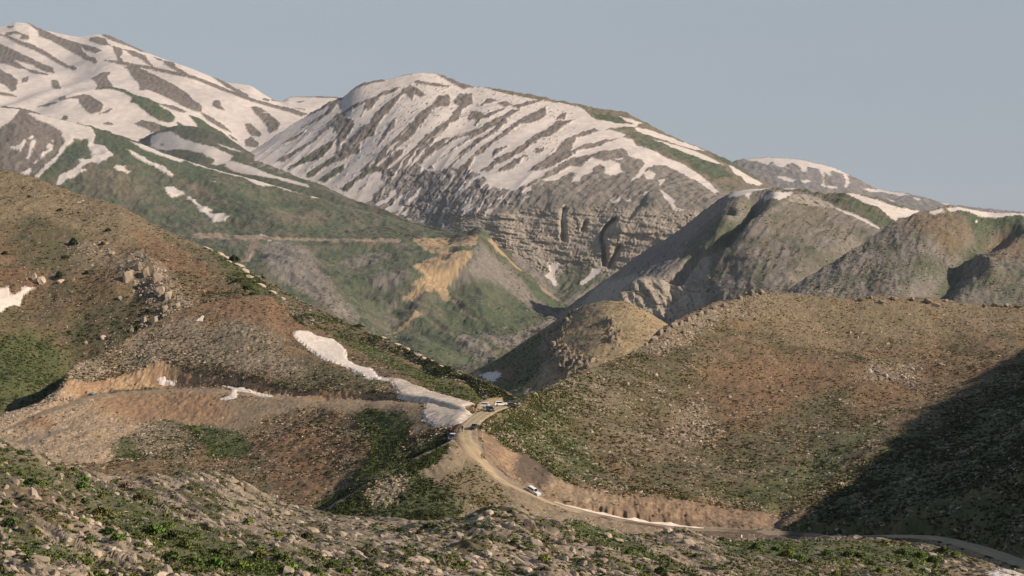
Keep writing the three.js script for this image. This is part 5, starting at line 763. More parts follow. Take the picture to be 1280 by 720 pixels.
scatter(mound, 'grass_tufts', 'dry grass tufts on the sunlit knoll', tuftGeos, tuftMat, 9000, k => k === 'moss' ? [0.8, GREEN] : [0.5, [[0.4, 0.29, 0.16], [0.33, 0.25, 0.13]]], small(0.5, 1.0), 0.2);
// farther hills: bushes and blocks a few metres across that read as a grain
const FARROCK = [[0.26, 0.22, 0.18], [0.2, 0.175, 0.145], [0.3, 0.255, 0.205]], FARBUSH = [[0.10, 0.12, 0.055], [0.13, 0.135, 0.07], [0.16, 0.145, 0.09]];
scatter(farHill, 'scattered_stones', 'blocks strewn over the grey green hill', stoneGeos, stoneMat, 14000, (k, q, x, y, z) => k === 'green' ? [0.1, FARROCK] : [0.3 + 0.7 * patchy(x, y, z, 50, -0.2, 0.3), FARROCK], small(0.5, 1.6), 0.3);
scatter(farHill, 'grass_tufts', 'low bushes over the grey green hill', tuftGeos, tuftMat, 9000, (k, q, x, y, z) => [0.3 + 0.7 * patchy(x, y, z, 60, -0.2, 0.3), FARBUSH], small(0.5, 1.4), 0.2);
scatter(cliffRidge, 'scattered_stones', 'blocks strewn over the scree ridge', stoneGeos, stoneMat, 9000, (k, q, x, y, z) => /Cliff|green/.test(k) ? [0.1, FARROCK] : [0.3 + 0.7 * patchy(x, y, z, 60, -0.2, 0.3), FARROCK], small(0.6, 2.0), 0.3);
scatter(cliffRidge, 'grass_tufts', 'low bushes over the scree ridge', tuftGeos, tuftMat, 9000, (k, q, x, y, z) => /Cliff/.test(k) ? [0.1, FARBUSH] : [0.25 + 0.75 * patchy(x, y, z, 70, -0.2, 0.3), FARBUSH], small(0.7, 1.8), 0.2);
scatter(valleySide, 'scattered_stones', 'blocks and ledges over the valley side', stoneGeos, stoneMat, 9000, (k, q, x, y, z) => q[1] < 300 ? null : k === 'scree' ? [1, FARROCK] : k === 'tan' ? [0.05, FARROCK] : [0.05 + 0.8 * patchy(x, y, z, 60, 0.05, 0.35), FARROCK], small(0.7, 2.2), 0.3);
scatter(valleySide, 'grass_tufts', 'low bushes over the valley side', tuftGeos, tuftMat, 14000, (k, q, x, y, z) => q[1] < 215 || k === 'tan' || k === 'track' ? null : [0.15 + 0.85 * patchy(x, y, z, 60, -0.1, 0.3), FARBUSH], small(0.7, 2), 0.2);
// foreground slope: slabs lie along the strike of the rock
const STRIKE = -0.94, PALE = [[0.36, 0.295, 0.22], [0.31, 0.25, 0.185], [0.26, 0.21, 0.155], [0.42, 0.35, 0.27]];
scatter(foreSlope, 'scattered_stones', 'broken limestone slabs strewn over the foreground slope', slabGeos, stoneMat, 28000, (k, q, x, y, z) => k === 'moss' ? [0.1, PALE] : k === 'mossBrown' ? [0.3, PALE] : [0.1 + 0.9 * patchy(x, y, z, 6, -0.2, 0.25), PALE, 0.8 + 0.9 * patchy(x, y, z, 9, -0.1, 0.3)], (r, k) => (0.1 + 0.75 * Math.pow(r, 3.4)) * k, 0.35, STRIKE);
scatter(foreSlope, 'grass_tufts', 'green tufts between the foreground rocks', tuftGeos, tuftMat, 34000, (k, q, x, y, z) => k === 'moss' ? [1, rnd() < 0.7 ? BRIGHT : GREEN] : k === 'mossBrown' ? [0.8, rnd() < 0.8 ? BRIGHT : DRY] : [0.1 + 0.8 * sstep(-0.05, 0.25, fbm((x * 0.81 - z * 0.59) / 4, y / 8, (x * 0.59 + z * 0.81) / 14, 3)), rnd() < 0.65 ? (rnd() < 0.5 ? BRIGHT : GREEN) : DRY], small(0.14, 0.5), 0.2);

// single shrubs and boulders one can point at
const surf = (sheet, px, py) => sheet.ground(px, py);
const shrubMats = {};
function shrubMat(c) { const k = c.join(); return shrubMats[k] ??= new THREE.MeshStandardMaterial({ color: new THREE.Color().setRGB(...c), vertexColors: true, roughness: 0.9, side: THREE.DoubleSide }); }
function shrub(at, w, h, colour, label, group) {
  const o = new THREE.Mesh(shrubGeos[Math.floor(rnd() * 4)], shrubMat(colour)); o.name = numbered('shrub'); o.position.copy(at); o.position.y -= 0.08 * h; o.rotation.y = rnd() * 6.283; o.scale.set(w / 2, h, w / 2 * rr(0.8, 1.15));
  o.castShadow = o.receiveShadow = true; o.userData = { label, category: 'shrub' }; if (group) o.userData.group = group; scene.add(o); return o;
}
const boulderGeos = [0, 1, 2, 3, 4, 5].map(i => rockGeometry(80 + i, 24 + i, 3, 1.4, 0.9, 0.95));
const rockMats = PALE.concat(GREY).map(c => new THREE.MeshStandardMaterial({ color: new THREE.Color().setRGB(...c), vertexColors: true, roughness: 0.94 }));
function boulder(at, w, h, d, turn, tilt, label, group, name = 'boulder', m = Math.floor(rnd() * 4)) {
  if (name === 'outcrop_rock') { w *= 0.8; h *= 0.8; d *= 0.8; at.y -= 0.15 * h; }
  const o = new THREE.Mesh(boulderGeos[Math.floor(rnd() * 6)], rockMats[m]); o.name = numbered(name); o.position.copy(at); o.position.y += h * 0.06; o.rotation.set(rr(-0.15, 0.15), turn, tilt); o.scale.set(w / 2.2, h / 1.6, d / 1.8);
  o.castShadow = o.receiveShadow = true; o.userData = { label, category: name === 'boulder' ? 'boulder' : 'rock' }; if (group) o.userData.group = group; scene.add(o); return o;
}
const mpp = p => -p.z / F;                                             // metres per photograph pixel at a place
shrub(surf(foreSlope, 126, 644), 2.9, 1.5, [0.13, 0.12, 0.035], 'largest shrub of the foreground, olive yellow and rounded, on the rocky slope');
shrub(surf(foreSlope, 176, 625), 2.6, 1.1, [0.11, 0.115, 0.04], 'broad olive shrub just behind a pale grey thicket on the rocky slope');
shrub(surf(foreSlope, 155, 612), 3.4, 1.4, [0.25, 0.2, 0.18], 'leafless grey mauve thicket at the edge of the foreground slope');
shrub(surf(foreSlope, 45, 668), 1.4, 0.8, [0.2, 0.21, 0.03], 'bright yellow green shrub low on the foreground slope');
shrub(surf(foreSlope, 6, 578), 1.7, 0.8, [0.22, 0.2, 0.03], 'yellow flowering shrub at the upper end of the foreground slope');
for (const [x, y, w] of [[27, 565, 13], [28, 574, 10], [45, 574, 9], [26, 592, 12], [38, 603, 17], [74, 585, 10], [92, 588, 15], [103, 600, 18], [104, 608, 16], [105, 626, 14], [128, 620, 12], [75, 622, 9], [66, 637, 9], [85, 650, 11], [101, 651, 15], [61, 647, 7], [92, 664, 11], [112, 673, 13], [8, 628, 13], [13, 653, 18], [135, 665, 20], [145, 672, 18], [172, 666, 11], [192, 662, 22], [172, 683, 20], [210, 655, 16], [216, 670, 22], [232, 682, 22], [215, 695, 22], [245, 668, 14], [262, 660, 10], [240, 700, 20], [270, 690, 18], [268, 705, 22], [300, 706, 18], [290, 690, 14], [311, 650, 12], [347, 668, 14], [383, 670, 16], [326, 694, 20], [352, 698, 22], [363, 708, 16], [398, 696, 14], [392, 712, 18], [415, 706, 16], [430, 714, 16], [448, 706, 12], [345, 686, 10], [425, 648, 8], [488, 660, 8], [500, 662, 14], [525, 665, 12], [538, 660, 22], [550, 659, 16], [680, 697, 15], [700, 711, 16], [642, 675, 9], [720, 675, 10], [785, 690, 11], [810, 670, 12], [831, 680, 11], [826, 713, 16], [835, 706, 16], [800, 708, 12], [845, 692, 8], [870, 692, 9], [925, 707, 8], [905, 672, 9], [945, 682, 14], [970, 686, 14], [985, 692, 16], [1000, 698, 18], [1015, 700, 12], [1035, 690, 14], [1060, 692, 14], [1075, 694, 16], [1090, 702, 10], [1045, 716, 12], [1130, 690, 18], [1150, 694, 16], [1165, 700, 18], [1180, 688, 18], [1195, 692, 14], [1190, 712, 14], [1100, 712, 12], [990, 714, 10], [1140, 706, 14]]) {
  const p = surf(foreSlope, x, y + 3), s = mpp(p); shrub(p, w * s * 1.15, w * s * rr(0.5, 0.7), (rnd() < 0.55 ? BRIGHT[Math.floor(rnd() * 3)] : GREEN[Math.floor(rnd() * 4)]).map(v => v * rr(0.9, 1.3)), x > 880 ? 'low green shrub on the grassy verge beside the yellow flowering shrubs' : x > 600 ? 'low green shrub in the rock pile under the dirt road' : x > 470 ? 'low green shrub at the foot of the road embankment' : x > 300 ? 'low green shrub between the flat slabs below the person in white' : y < 630 ? 'low green shrub beside the grey mauve thicket and the largest olive shrub' : 'low green shrub near the big rounded cream boulder', 'green cushion shrubs of the foreground');
}
for (const x of [1050, 1060, 1070, 1083, 1095, 1106, 1118, 1128]) { const p = surf(foreSlope, x, 678); shrub(p, 1.7, 0.6, [0.26, 0.22, 0.025], 'low yellow flowering shrub along the edge of the road verge', 'yellow flowering shrubs along the verge'); }
for (const [x, y, w, h] of [[92, 300, 11, 16], [36, 245, 5, 4], [7, 315, 7, 8], [128, 303, 7, 7], [135, 286, 10, 6], [74, 341, 10, 15], [75, 262, 7, 5], [108, 340, 7, 8], [82, 320, 10, 6], [172, 408, 10, 10], [202, 402, 10, 9], [186, 388, 12, 9], [294, 318, 16, 14], [328, 345, 7, 6], [450, 405, 12, 7], [297, 350, 14, 8], [310, 358, 14, 9], [316, 366, 10, 6]]) {
  const p = surf(leftHill, x, y + h * 0.4), s = mpp(p); shrub(p, w * s * 1.1, h * s * 0.8, [0.05, 0.07, 0.022], 'dark green bush alone on the upper left hillside', 'dark bushes on the upper left hillside');
}
// boulders and slabs of the foreground
boulder(surf(foreSlope, 195, 724), 2.8, 1.4, 2.2, 0.4, 0, 'big rounded cream boulder at the lower foreground among shrubs', null, 'boulder', 3);
boulder(surf(foreSlope, 600, 650), 1.8, 1.5, 1.6, 0.4, 0, 'smooth round boulder standing alone at the crest below the road', null, 'boulder', 3);
for (const [x, y, w, h] of [[612, 640, 14, 12], [628, 640, 22, 16], [648, 644, 26, 18], [660, 652, 22, 20], [640, 655, 16, 14], [622, 656, 18, 12], [676, 660, 12, 13], [649, 672, 9, 12], [690, 668, 14, 10], [702, 676, 18, 12], [668, 676, 20, 16], [682, 686, 18, 12], [716, 686, 16, 12], [706, 696, 18, 14], [730, 702, 20, 14], [690, 706, 16, 14], [650, 690, 12, 10], [640, 702, 14, 12], [660, 712, 18, 12], [740, 714, 20, 14], [755, 700, 16, 12], [720, 716, 18, 12], [445, 648, 26, 12], [460, 652, 18, 9], [312, 611, 26, 14], [300, 604, 18, 12], [270, 600, 18, 14], [250, 598, 16, 12], [232, 602, 14, 12], [290, 596, 12, 10], [205, 604, 14, 10], [110, 594, 14, 10], [118, 600, 12, 9], [75, 592, 18, 9], [60, 578, 12, 8], [130, 600, 14, 10], [88, 640, 16, 14], [102, 645, 18, 13], [112, 650, 18, 12], [122, 654, 16, 10], [148, 665, 20, 14], [160, 672, 16, 12], [20, 600, 22, 12], [8, 608, 16, 12], [70, 602, 14, 10], [20, 700, 22, 14], [40, 712, 24, 14], [70, 715, 22, 14], [105, 716, 20, 14], [130, 712, 24, 16], [150, 718, 24, 14], [120, 690, 22, 12], [140, 684, 22, 12], [165, 698, 22, 16], [10, 690, 22, 14], [230, 718, 22, 14], [60, 680, 20, 9], [85, 672, 18, 8], [360, 712, 30, 10], [380, 716, 22, 12], [330, 645, 22, 8], [355, 640, 24, 8], [375, 652, 24, 8], [392, 662, 22, 8], [275, 672, 24, 9], [300, 678, 22, 9], [345, 680, 22, 9], [312, 690, 18, 8], [836, 662, 16, 12], [848, 668, 20, 14], [858, 676, 20, 14], [872, 682, 18, 12], [885, 674, 20, 8], [760, 668, 14, 9], [772, 674, 14, 8], [795, 670, 14, 9], [1150, 684, 16, 7], [1165, 692, 16, 8], [1180, 700, 16, 9], [1195, 706, 14, 8], [1205, 712, 14, 8], [1130, 700, 12, 6], [1160, 712, 16, 9], [500, 690, 26, 9], [530, 700, 26, 10], [560, 690, 22, 9], [470, 680, 24, 8], [590, 700, 24, 10], [610, 690, 20, 10], [545, 712, 24, 9], [575, 668, 20, 9], [430, 668, 24, 8], [450, 690, 22, 8], [480, 706, 24, 9]]) {
  const p = surf(foreSlope, x, y + h * 0.25), s = mpp(p); boulder(p, w * s * 1.05, h * s * 1.05, w * s * 0.8, STRIKE + rr(-0.25, 0.25), -0.28 + rr(-0.12, 0.12), x > 600 && x < 760 ? 'limestone block of the big pile beside the round boulder below the road' : x > 800 && x < 900 ? 'limestone block of the small ridge beside the snow bank and the road' : x > 1100 ? 'limestone block beside the road end and the yellow flowering shrubs' : x > 190 && x < 320 && y < 615 ? 'limestone block along the crest above the person in white' : x < 200 && y > 660 ? 'limestone block around the big rounded cream boulder' : x < 200 ? 'limestone block beside the largest olive shrub' : x > 740 ? 'limestone block on the green strip under the dirt road' : 'flat limestone slab on the smooth slope below the person in white', 'limestone blocks of the foreground slope');
}
// outcrop and skyline rocks of the upper left hillside
for (const [x, y, w, h, t] of [[158, 352, 17, 26, 0.2], [172, 336, 16, 18, -0.3], [182, 345, 14, 22, 0.3], [193, 352, 18, 24, 0.35], [200, 368, 20, 24, 0.5], [210, 374, 14, 20, 0.5], [180, 404, 9, 20, 0.1], [193, 404, 12, 22, 0.1], [165, 415, 8, 12, 0], [44, 352, 12, 22, -0.2], [52, 354, 16, 16, 0.2], [75, 354, 14, 8, 0], [108, 430, 9, 8, 0], [128, 424, 10, 9, 0], [150, 374, 10, 9, 0], [205, 388, 16, 14, 0.4], [176, 322, 12, 10, 0], [222, 384, 12, 12, 0.3], [140, 318, 14, 10, 0]]) {
  const p = surf(leftHill, x, y), s = mpp(p); p.y += h * s * 0.25; boulder(p, w * s * 1.1, h * s * 1.15, w * s, rr(-0.4, 0.4), -t, 'tall weathered rock of the outcrop on the upper left hillside', 'outcrop rocks on the upper left hillside', 'outcrop_rock');
}
for (const [x, y, w, h] of [[262, 309, 14, 4], [277, 314, 12, 6], [284, 322, 10, 7], [287, 327, 9, 5], [300, 333, 16, 8], [308, 340, 16, 9], [314, 347, 12, 9], [328, 358, 14, 8], [342, 366, 12, 7], [355, 374, 10, 5], [480, 423, 11, 5], [499, 432, 12, 7], [510, 437, 9, 6], [523, 444, 12, 6], [531, 449, 10, 7], [553, 459, 11, 5], [540, 452, 8, 4], [575, 468, 8, 3]]) {
  const p = surf(leftHill, x, y), s = mpp(p); boulder(p, w * s * 1.15, h * s, w * s * 0.7, 0.3, -0.55, 'pale rock sticking out of the descending skyline of the left hillside', 'skyline rocks of the left hillside', 'crest_rock', 3);
}
// jagged rocks on the right hill's shoulder and crest
for (const [x, y, w, h] of [[808, 432, 8, 6], [818, 426, 10, 9], [826, 420, 10, 11], [835, 415, 9, 10], [843, 410, 9, 11], [851, 407, 8, 11], [860, 403, 9, 10], [868, 399, 8, 9], [876, 395, 9, 9], [885, 392, 8, 8], [894, 388, 9, 9], [905, 384, 9, 7], [925, 375, 12, 7], [940, 369, 16, 8], [952, 368, 14, 7], [855, 418, 9, 8], [872, 408, 10, 8], [890, 402, 10, 8], [838, 425, 8, 7]]) {
  const p = surf(rightHill, x, y), s = mpp(p); p.y += 0.2 * h * s; boulder(p, w * s, h * s * 1.3, w * s * 0.9, 0.5, -0.5, 'jagged dark rock on the shoulder of the big right hill', 'jagged rocks on the right hill shoulder', 'crest_rock', 4 + Math.floor(rnd() * 2));
}
for (const [x, y, w, h] of [[1088, 374, 10, 6], [1118, 375, 14, 6], [1140, 376, 12, 6], [1160, 379, 16, 7], [1172, 383, 12, 6], [1182, 378, 14, 5], [1243, 383, 12, 6], [1258, 384, 12, 6], [1272, 385, 12, 6], [1230, 384, 8, 5], [1100, 379, 12, 6], [1075, 377, 12, 5]]) {
  const p = surf(rightHill, x, y), s = mpp(p); p.y += 0.3 * h * s; boulder(p, w * s, h * s * 1.3, w * s * 0.8, rr(0, 3), 0, 'pale rock lying along the level crest of the big right hill', 'crest rocks of the right hill', 'crest_rock', 2);
}
for (const [x, y, w, h] of [[1086, 464, 12, 12], [1097, 466, 10, 9], [1108, 470, 11, 11], [1116, 475, 14, 8], [1130, 472, 12, 7], [1140, 462, 10, 7], [1150, 462, 12, 8], [1176, 456, 9, 6], [912, 497, 9, 7], [878, 500, 8, 6], [872, 492, 7, 5], [852, 545, 12, 8], [862, 550, 10, 7], [840, 540, 10, 6], [875, 553, 9, 6], [868, 520, 8, 5], [740, 540, 8, 6], [760, 520, 9, 7], [730, 500, 8, 6], [800, 500, 8, 7], [785, 480, 8, 6], [820, 470, 9, 7], [1110, 430, 8, 6], [1062, 415, 9, 6], [1072, 422, 9, 6], [1058, 428, 8, 5], [995, 498, 6, 5], [924, 591, 5, 4]]) {
  const p = surf(rightHill, x, y), s = mpp(p); boulder(p, w * s, h * s, w * s * 0.9, rnd() * 6, 0, 'pale grey boulder lying on the open face of the big right hill', 'boulders on the right hill face');
}
for (const [x, y, w, h] of [[755, 402, 10, 9], [765, 412, 10, 12], [771, 424, 11, 12], [768, 436, 9, 8], [692, 430, 10, 12], [700, 440, 9, 10], [686, 418, 8, 10], [735, 460, 14, 16], [742, 450, 10, 12], [712, 462, 12, 14], [722, 468, 9, 10], [698, 458, 14, 12], [708, 398, 8, 8], [722, 388, 8, 8]]) {
  const p = surf(mound, x, y), s = mpp(p); boulder(p, w * s * rr(0.6, 1.1), h * s * rr(0.6, 1), w * s * 0.7, rnd() * 6, -0.5, 'pale tan rock standing on the sunlit rounded knoll', 'rocks on the sunlit knoll', 'boulder', 2);
}

// ---------- vehicles ----------
const paintMat = c => new THREE.MeshPhysicalMaterial({ color: new THREE.Color().setRGB(...c), roughness: 0.42, metalness: 0.0, clearcoat: 0.6, clearcoatRoughness: 0.25 });
const glassMat = new THREE.MeshPhysicalMaterial({ color: 0x0b0e12, roughness: 0.12, metalness: 0, clearcoat: 0.5 });
const tyreMat = new THREE.MeshStandardMaterial({ color: 0x151515, roughness: 0.9 }), rimMat = new THREE.MeshStandardMaterial({ color: 0x9a9da0, roughness: 0.4, metalness: 0.8 }), blackMat = new THREE.MeshStandardMaterial({ color: 0x1a1b1d, roughness: 0.7 });
const lampMat = new THREE.MeshPhysicalMaterial({ color: 0xd9dde0, roughness: 0.15, clearcoat: 1 }), tailMat = new THREE.MeshPhysicalMaterial({ color: 0x8c1210, roughness: 0.25, clearcoat: 1 });
function part(parent, name, geo, mat, x = 0, y = 0, z = 0, rx = 0, ry = 0, rz = 0) { const o = new THREE.Mesh(geo, mat); o.name = name; o.position.set(x, y, z); o.rotation.set(rx, ry, rz); o.castShadow = o.receiveShadow = true; parent.add(o); return o; }
function extrude(p, w, bevel) { const s = new THREE.Shape(p.map(q => new THREE.Vector2(...q))); const g = new THREE.ExtrudeGeometry(s, { depth: w - 2 * bevel, bevelEnabled: true, bevelSize: bevel, bevelThickness: bevel, bevelSegments: 2, curveSegments: 6 }); g.translate(0, 0, -(w - 2 * bevel) / 2); return g; }
function arch(cx, r) { const o = []; for (let i = 0; i <= 8; i++) { const a = Math.PI * i / 8; o.push([cx + Math.cos(a) * r, 0.42 + Math.sin(a) * r * 0.95]); } return o; }
// x runs towards the bonnet, z across
const wheelGeo = new THREE.CylinderGeometry(0.36, 0.36, 0.24, 20).rotateX(Math.PI / 2), rimGeo = new THREE.CylinderGeometry(0.23, 0.23, 0.255, 12).rotateX(Math.PI / 2);
function car(o) {
  const g = new THREE.Group(); g.name = numbered(o.name ?? 'parked_car'); scene.add(g);
  const L = o.length ?? 4.5, h = L / 2, W = 1.8, H = o.height ?? 1.72, m = paintMat(o.colour), roof = paintMat(o.roof ?? o.colour), hood = o.hood ? paintMat(o.hood) : m, lo = 0.34, belt = 1.02;
  const body = [[-h, lo], ...arch(-h + 0.85, 0.42).reverse(), ...arch(h - 0.85, 0.42).reverse(), [h, lo], [h + 0.02, 0.62], [h - 0.06, 0.86], [h - 0.2, 0.94], [h - 1.25, belt], [-h + 0.04, belt + 0.02], [-h - 0.02, 0.7]];
  part(g, 'body', extrude(body, W, 0.06), m);
  part(g, 'bonnet', new RoundedBoxGeometry(1.12, 0.06, W - 0.3, 2, 0.025), hood, h - 0.74, 0.985, 0, 0, 0, -0.075);
  const rear = o.pickup ? -0.55 : -h + 0.12, cab = [[rear, belt], [rear + (o.pickup ? 0.12 : 0.26), H - 0.1], [h - 2.1, H - 0.1], [h - 1.3, belt]];
  const cabin = part(g, 'cabin', extrude(cab, W - 0.24, 0.05), m);
  const roofL = (h - 2.1) - (rear + 0.26) + 0.1;
  part(g, 'roof', new RoundedBoxGeometry(roofL, 0.1, W - 0.26, 2, 0.045), roof, (h - 2.1 + rear + 0.26) / 2, H - 0.05, 0);
  const slope = Math.atan2(H - 0.1 - belt, 0.8), wl = Math.hypot(0.8, H - 0.1 - belt);
  part(g, 'windscreen', new RoundedBoxGeometry(wl * 0.86, 0.03, W - 0.42, 2, 0.012), glassMat, h - 1.7 + 0.075, (H - 0.1 + belt) / 2 + 0.045, 0, 0, 0, -slope);
  part(g, 'rear_window', new RoundedBoxGeometry(0.03, (H - belt) * 0.62, W - 0.5, 2, 0.012), glassMat, rear + 0.055, (H + belt) / 2 - 0.02, 0, 0, 0, -0.36);
  for (const s of [-1, 1]) {
    const sw = [[rear + 0.3, belt + 0.08], [rear + 0.42, H - 0.17], [h - 2.12, H - 0.17], [h - 1.55, belt + 0.08]];
    part(g, 'side_window', extrude(sw, 0.04, 0.008), glassMat, 0, 0, s * (W / 2 - 0.115));
    part(g, 'headlight', new RoundedBoxGeometry(0.1, 0.16, 0.36, 2, 0.04), lampMat, h - 0.02, 0.78, s * 0.62); part(g, 'tail_light', new RoundedBoxGeometry(0.08, 0.34, 0.16, 2, 0.03), tailMat, -h - 0.01, 0.86, s * 0.74);
    part(g, 'mirror', new RoundedBoxGeometry(0.14, 0.14, 0.2, 2, 0.05), m, h - 1.55, belt + 0.12, s * (W / 2 + 0.06));
    for (const x of [-h + 0.85, h - 0.85]) { const w = part(g, 'wheel', wheelGeo, tyreMat, x, 0.36, s * (W / 2 - 0.14)); part(w, 'rim', rimGeo, rimMat); }
  }
  part(g, 'front_bumper', new RoundedBoxGeometry(0.2, 0.3, W - 0.04, 2, 0.07), o.bumper ? paintMat(o.bumper) : blackMat, h - 0.03, 0.48, 0); part(g, 'rear_bumper', new RoundedBoxGeometry(0.2, 0.26, W - 0.04, 2, 0.07), blackMat, -h + 0.02, 0.48, 0); part(g, 'grille', new RoundedBoxGeometry(0.05, 0.16, 0.72, 2, 0.02), blackMat, h + 0.02, 0.76, 0);
  if (o.pickup) { part(g, 'load_bed', new RoundedBoxGeometry(1.35, 0.06, W - 0.35, 2, 0.02), blackMat, -h + 0.8, belt + 0.035, 0); }
  void cabin;
  g.scale.setScalar(0.76); g.position.copy(o.at); g.rotation.order = 'YXZ'; g.rotation.y = o.turn; g.rotation.z = o.pitch ?? 0;
  g.userData = { label: o.label, category: 'car', group: 'cars on the mountain road' }; return g;
}
const onRoad = (px, py, off = 0) => {                                 // a place on the road surface under a pixel
  let best = 1e9, k = 0; mainRoad.p.forEach((p, i) => { const q = proj(p.x, p.y, p.z), e = (q[0] - px) ** 2 + (q[1] - py) ** 2; if (e < best) { best = e; k = i; } });
  const a = mainRoad.p[Math.max(0, k - 2)], b = mainRoad.p[Math.min(mainRoad.p.length - 1, k + 2)], dx = b.x - a.x, dz = b.z - a.z, l = Math.hypot(dx, dz), p = mainRoad.p[k];
  return { at: new THREE.Vector3(p.x - dz / l * off, p.y + 0.05, p.z + dx / l * off), turn: Math.atan2(-dz, dx), pitch: Math.atan2(b.y - a.y, l) };
};
const ray = new THREE.Raycaster();
const landMeshes = [leftKnoll, rightHill, roadSpur, leftHill, foreSlope, shadySlope].map(s => s.mesh).concat(scene.children.filter(o => o.name === 'dirt_road' || o.name.startsWith('snow_patch')));
const topAt = (x, z) => { ray.set(new THREE.Vector3(x, CAM_Y + 200, z), new THREE.Vector3(0, -1, 0)); const h = ray.intersectObjects(landMeshes, false); return h.length ? h[0].point.y : CAM_Y; };
const seenAt = (px, py) => { const p = P(px, py, 100), o = new THREE.Vector3(0, CAM_Y, 0); ray.set(o, new THREE.Vector3(p[0], p[1] - CAM_Y, p[2]).normalize()); const h = ray.intersectObjects(landMeshes, false); return h.length ? h[0].point.clone() : new THREE.Vector3(...P(px, py, 350)); };
const stand = (px, py) => { const p = seenAt(px, py); p.y = topAt(p.x, p.z) + 0.02; return p; };
const WHITE = [0.72, 0.72, 0.72], SILVER = [0.5, 0.53, 0.56], NAVY = [0.018, 0.026, 0.055], DARK = [0.03, 0.032, 0.036];
{ const r = onRoad(668, 617, -0.9); car({ name: 'driving_car', at: r.at, turn: r.turn - 0.35, pitch: r.pitch, colour: [0.6, 0.63, 0.66], roof: WHITE, bumper: [0.6, 0.63, 0.66], label: 'silver white car driving alone down the dirt road below the bend' }); }
car({ at: stand(565, 549), turn: -Math.PI / 2 - 0.18, colour: NAVY, hood: NAVY, roof: WHITE, bumper: WHITE, label: 'dark blue car with a white roof parked at the snow edge on the saddle' });
car({ at: stand(593, 536), turn: -Math.PI / 2 - 0.3, colour: DARK, hood: WHITE, roof: SILVER, pickup: true, label: 'dark pickup with a white bonnet parked against the green bank at the bend' });
car({ at: stand(604, 509), turn: Math.PI - 0.15, colour: WHITE, label: 'white car parked behind the navy car at the end of the saddle' });
car({ at: stand(613, 514), turn: -Math.PI / 2 + 0.35, colour: NAVY, roof: [0.05, 0.06, 0.09], label: 'navy blue car parked in front of two white cars on the saddle' });
car({ at: stand(626, 507.5), turn: 0.2, colour: WHITE, length: 4.7, height: 1.8, label: 'long white car parked side on beside the navy car' });
car({ at: stand(641, 509), turn: 0.25, colour: DARK, label: 'dark car half hidden by the grassy edge of the saddle' });

// ---------- people ----------
function field(bones, res, S, C) {                                    // tapered limbs melted together, meshed as one skin
  const mc = new MarchingCubes(res, new THREE.MeshBasicMaterial(), false, false, 60000); mc.isolation = 0;
  const half = res / 2;
  for (let k = 0; k < res; k++) for (let j = 0; j < res; j++) for (let i = 0; i < res; i++) {
    const x = C[0] + (i - half) / half * S, y = C[1] + (j - half) / half * S, z = C[2] + (k - half) / half * S; let d = 1e3;
    for (const [a, b, ra, rb] of bones) {
      const ex = b[0] - a[0], ey = b[1] - a[1], ez = b[2] - a[2], wx = x - a[0], wy = y - a[1], wz = z - a[2], t = clamp((wx * ex + wy * ey + wz * ez) / (ex * ex + ey * ey + ez * ez || 1));
      const q = Math.hypot(wx - ex * t, wy - ey * t, wz - ez * t) - lerp(ra, rb, t), m = 0.035, h = clamp(0.5 + 0.5 * (q - d) / m); d = lerp(q, d, h) - m * h * (1 - h);
    }
    mc.field[i + j * res + k * res * res] = -d;
  }
  mc.update();
  const n = mc.count, p = new Float32Array(n * 3), nn = new Float32Array(n * 3);
  for (let i = 0; i < n; i++) for (let c = 0; c < 3; c++) { p[i * 3 + c] = C[c] + mc.positionArray[i * 3 + c] * S; nn[i * 3 + c] = mc.normalArray[i * 3 + c]; }
  const g = new THREE.BufferGeometry(); g.setAttribute('position', new THREE.BufferAttribute(p, 3)); g.setAttribute('normal', new THREE.BufferAttribute(nn, 3)); return g;
}
const skinMat = new THREE.MeshStandardMaterial({ color: 0xb98a6c, roughness: 0.7 }), hairMat = new THREE.MeshStandardMaterial({ color: 0x17120f, roughness: 0.8 });
const figures = {};
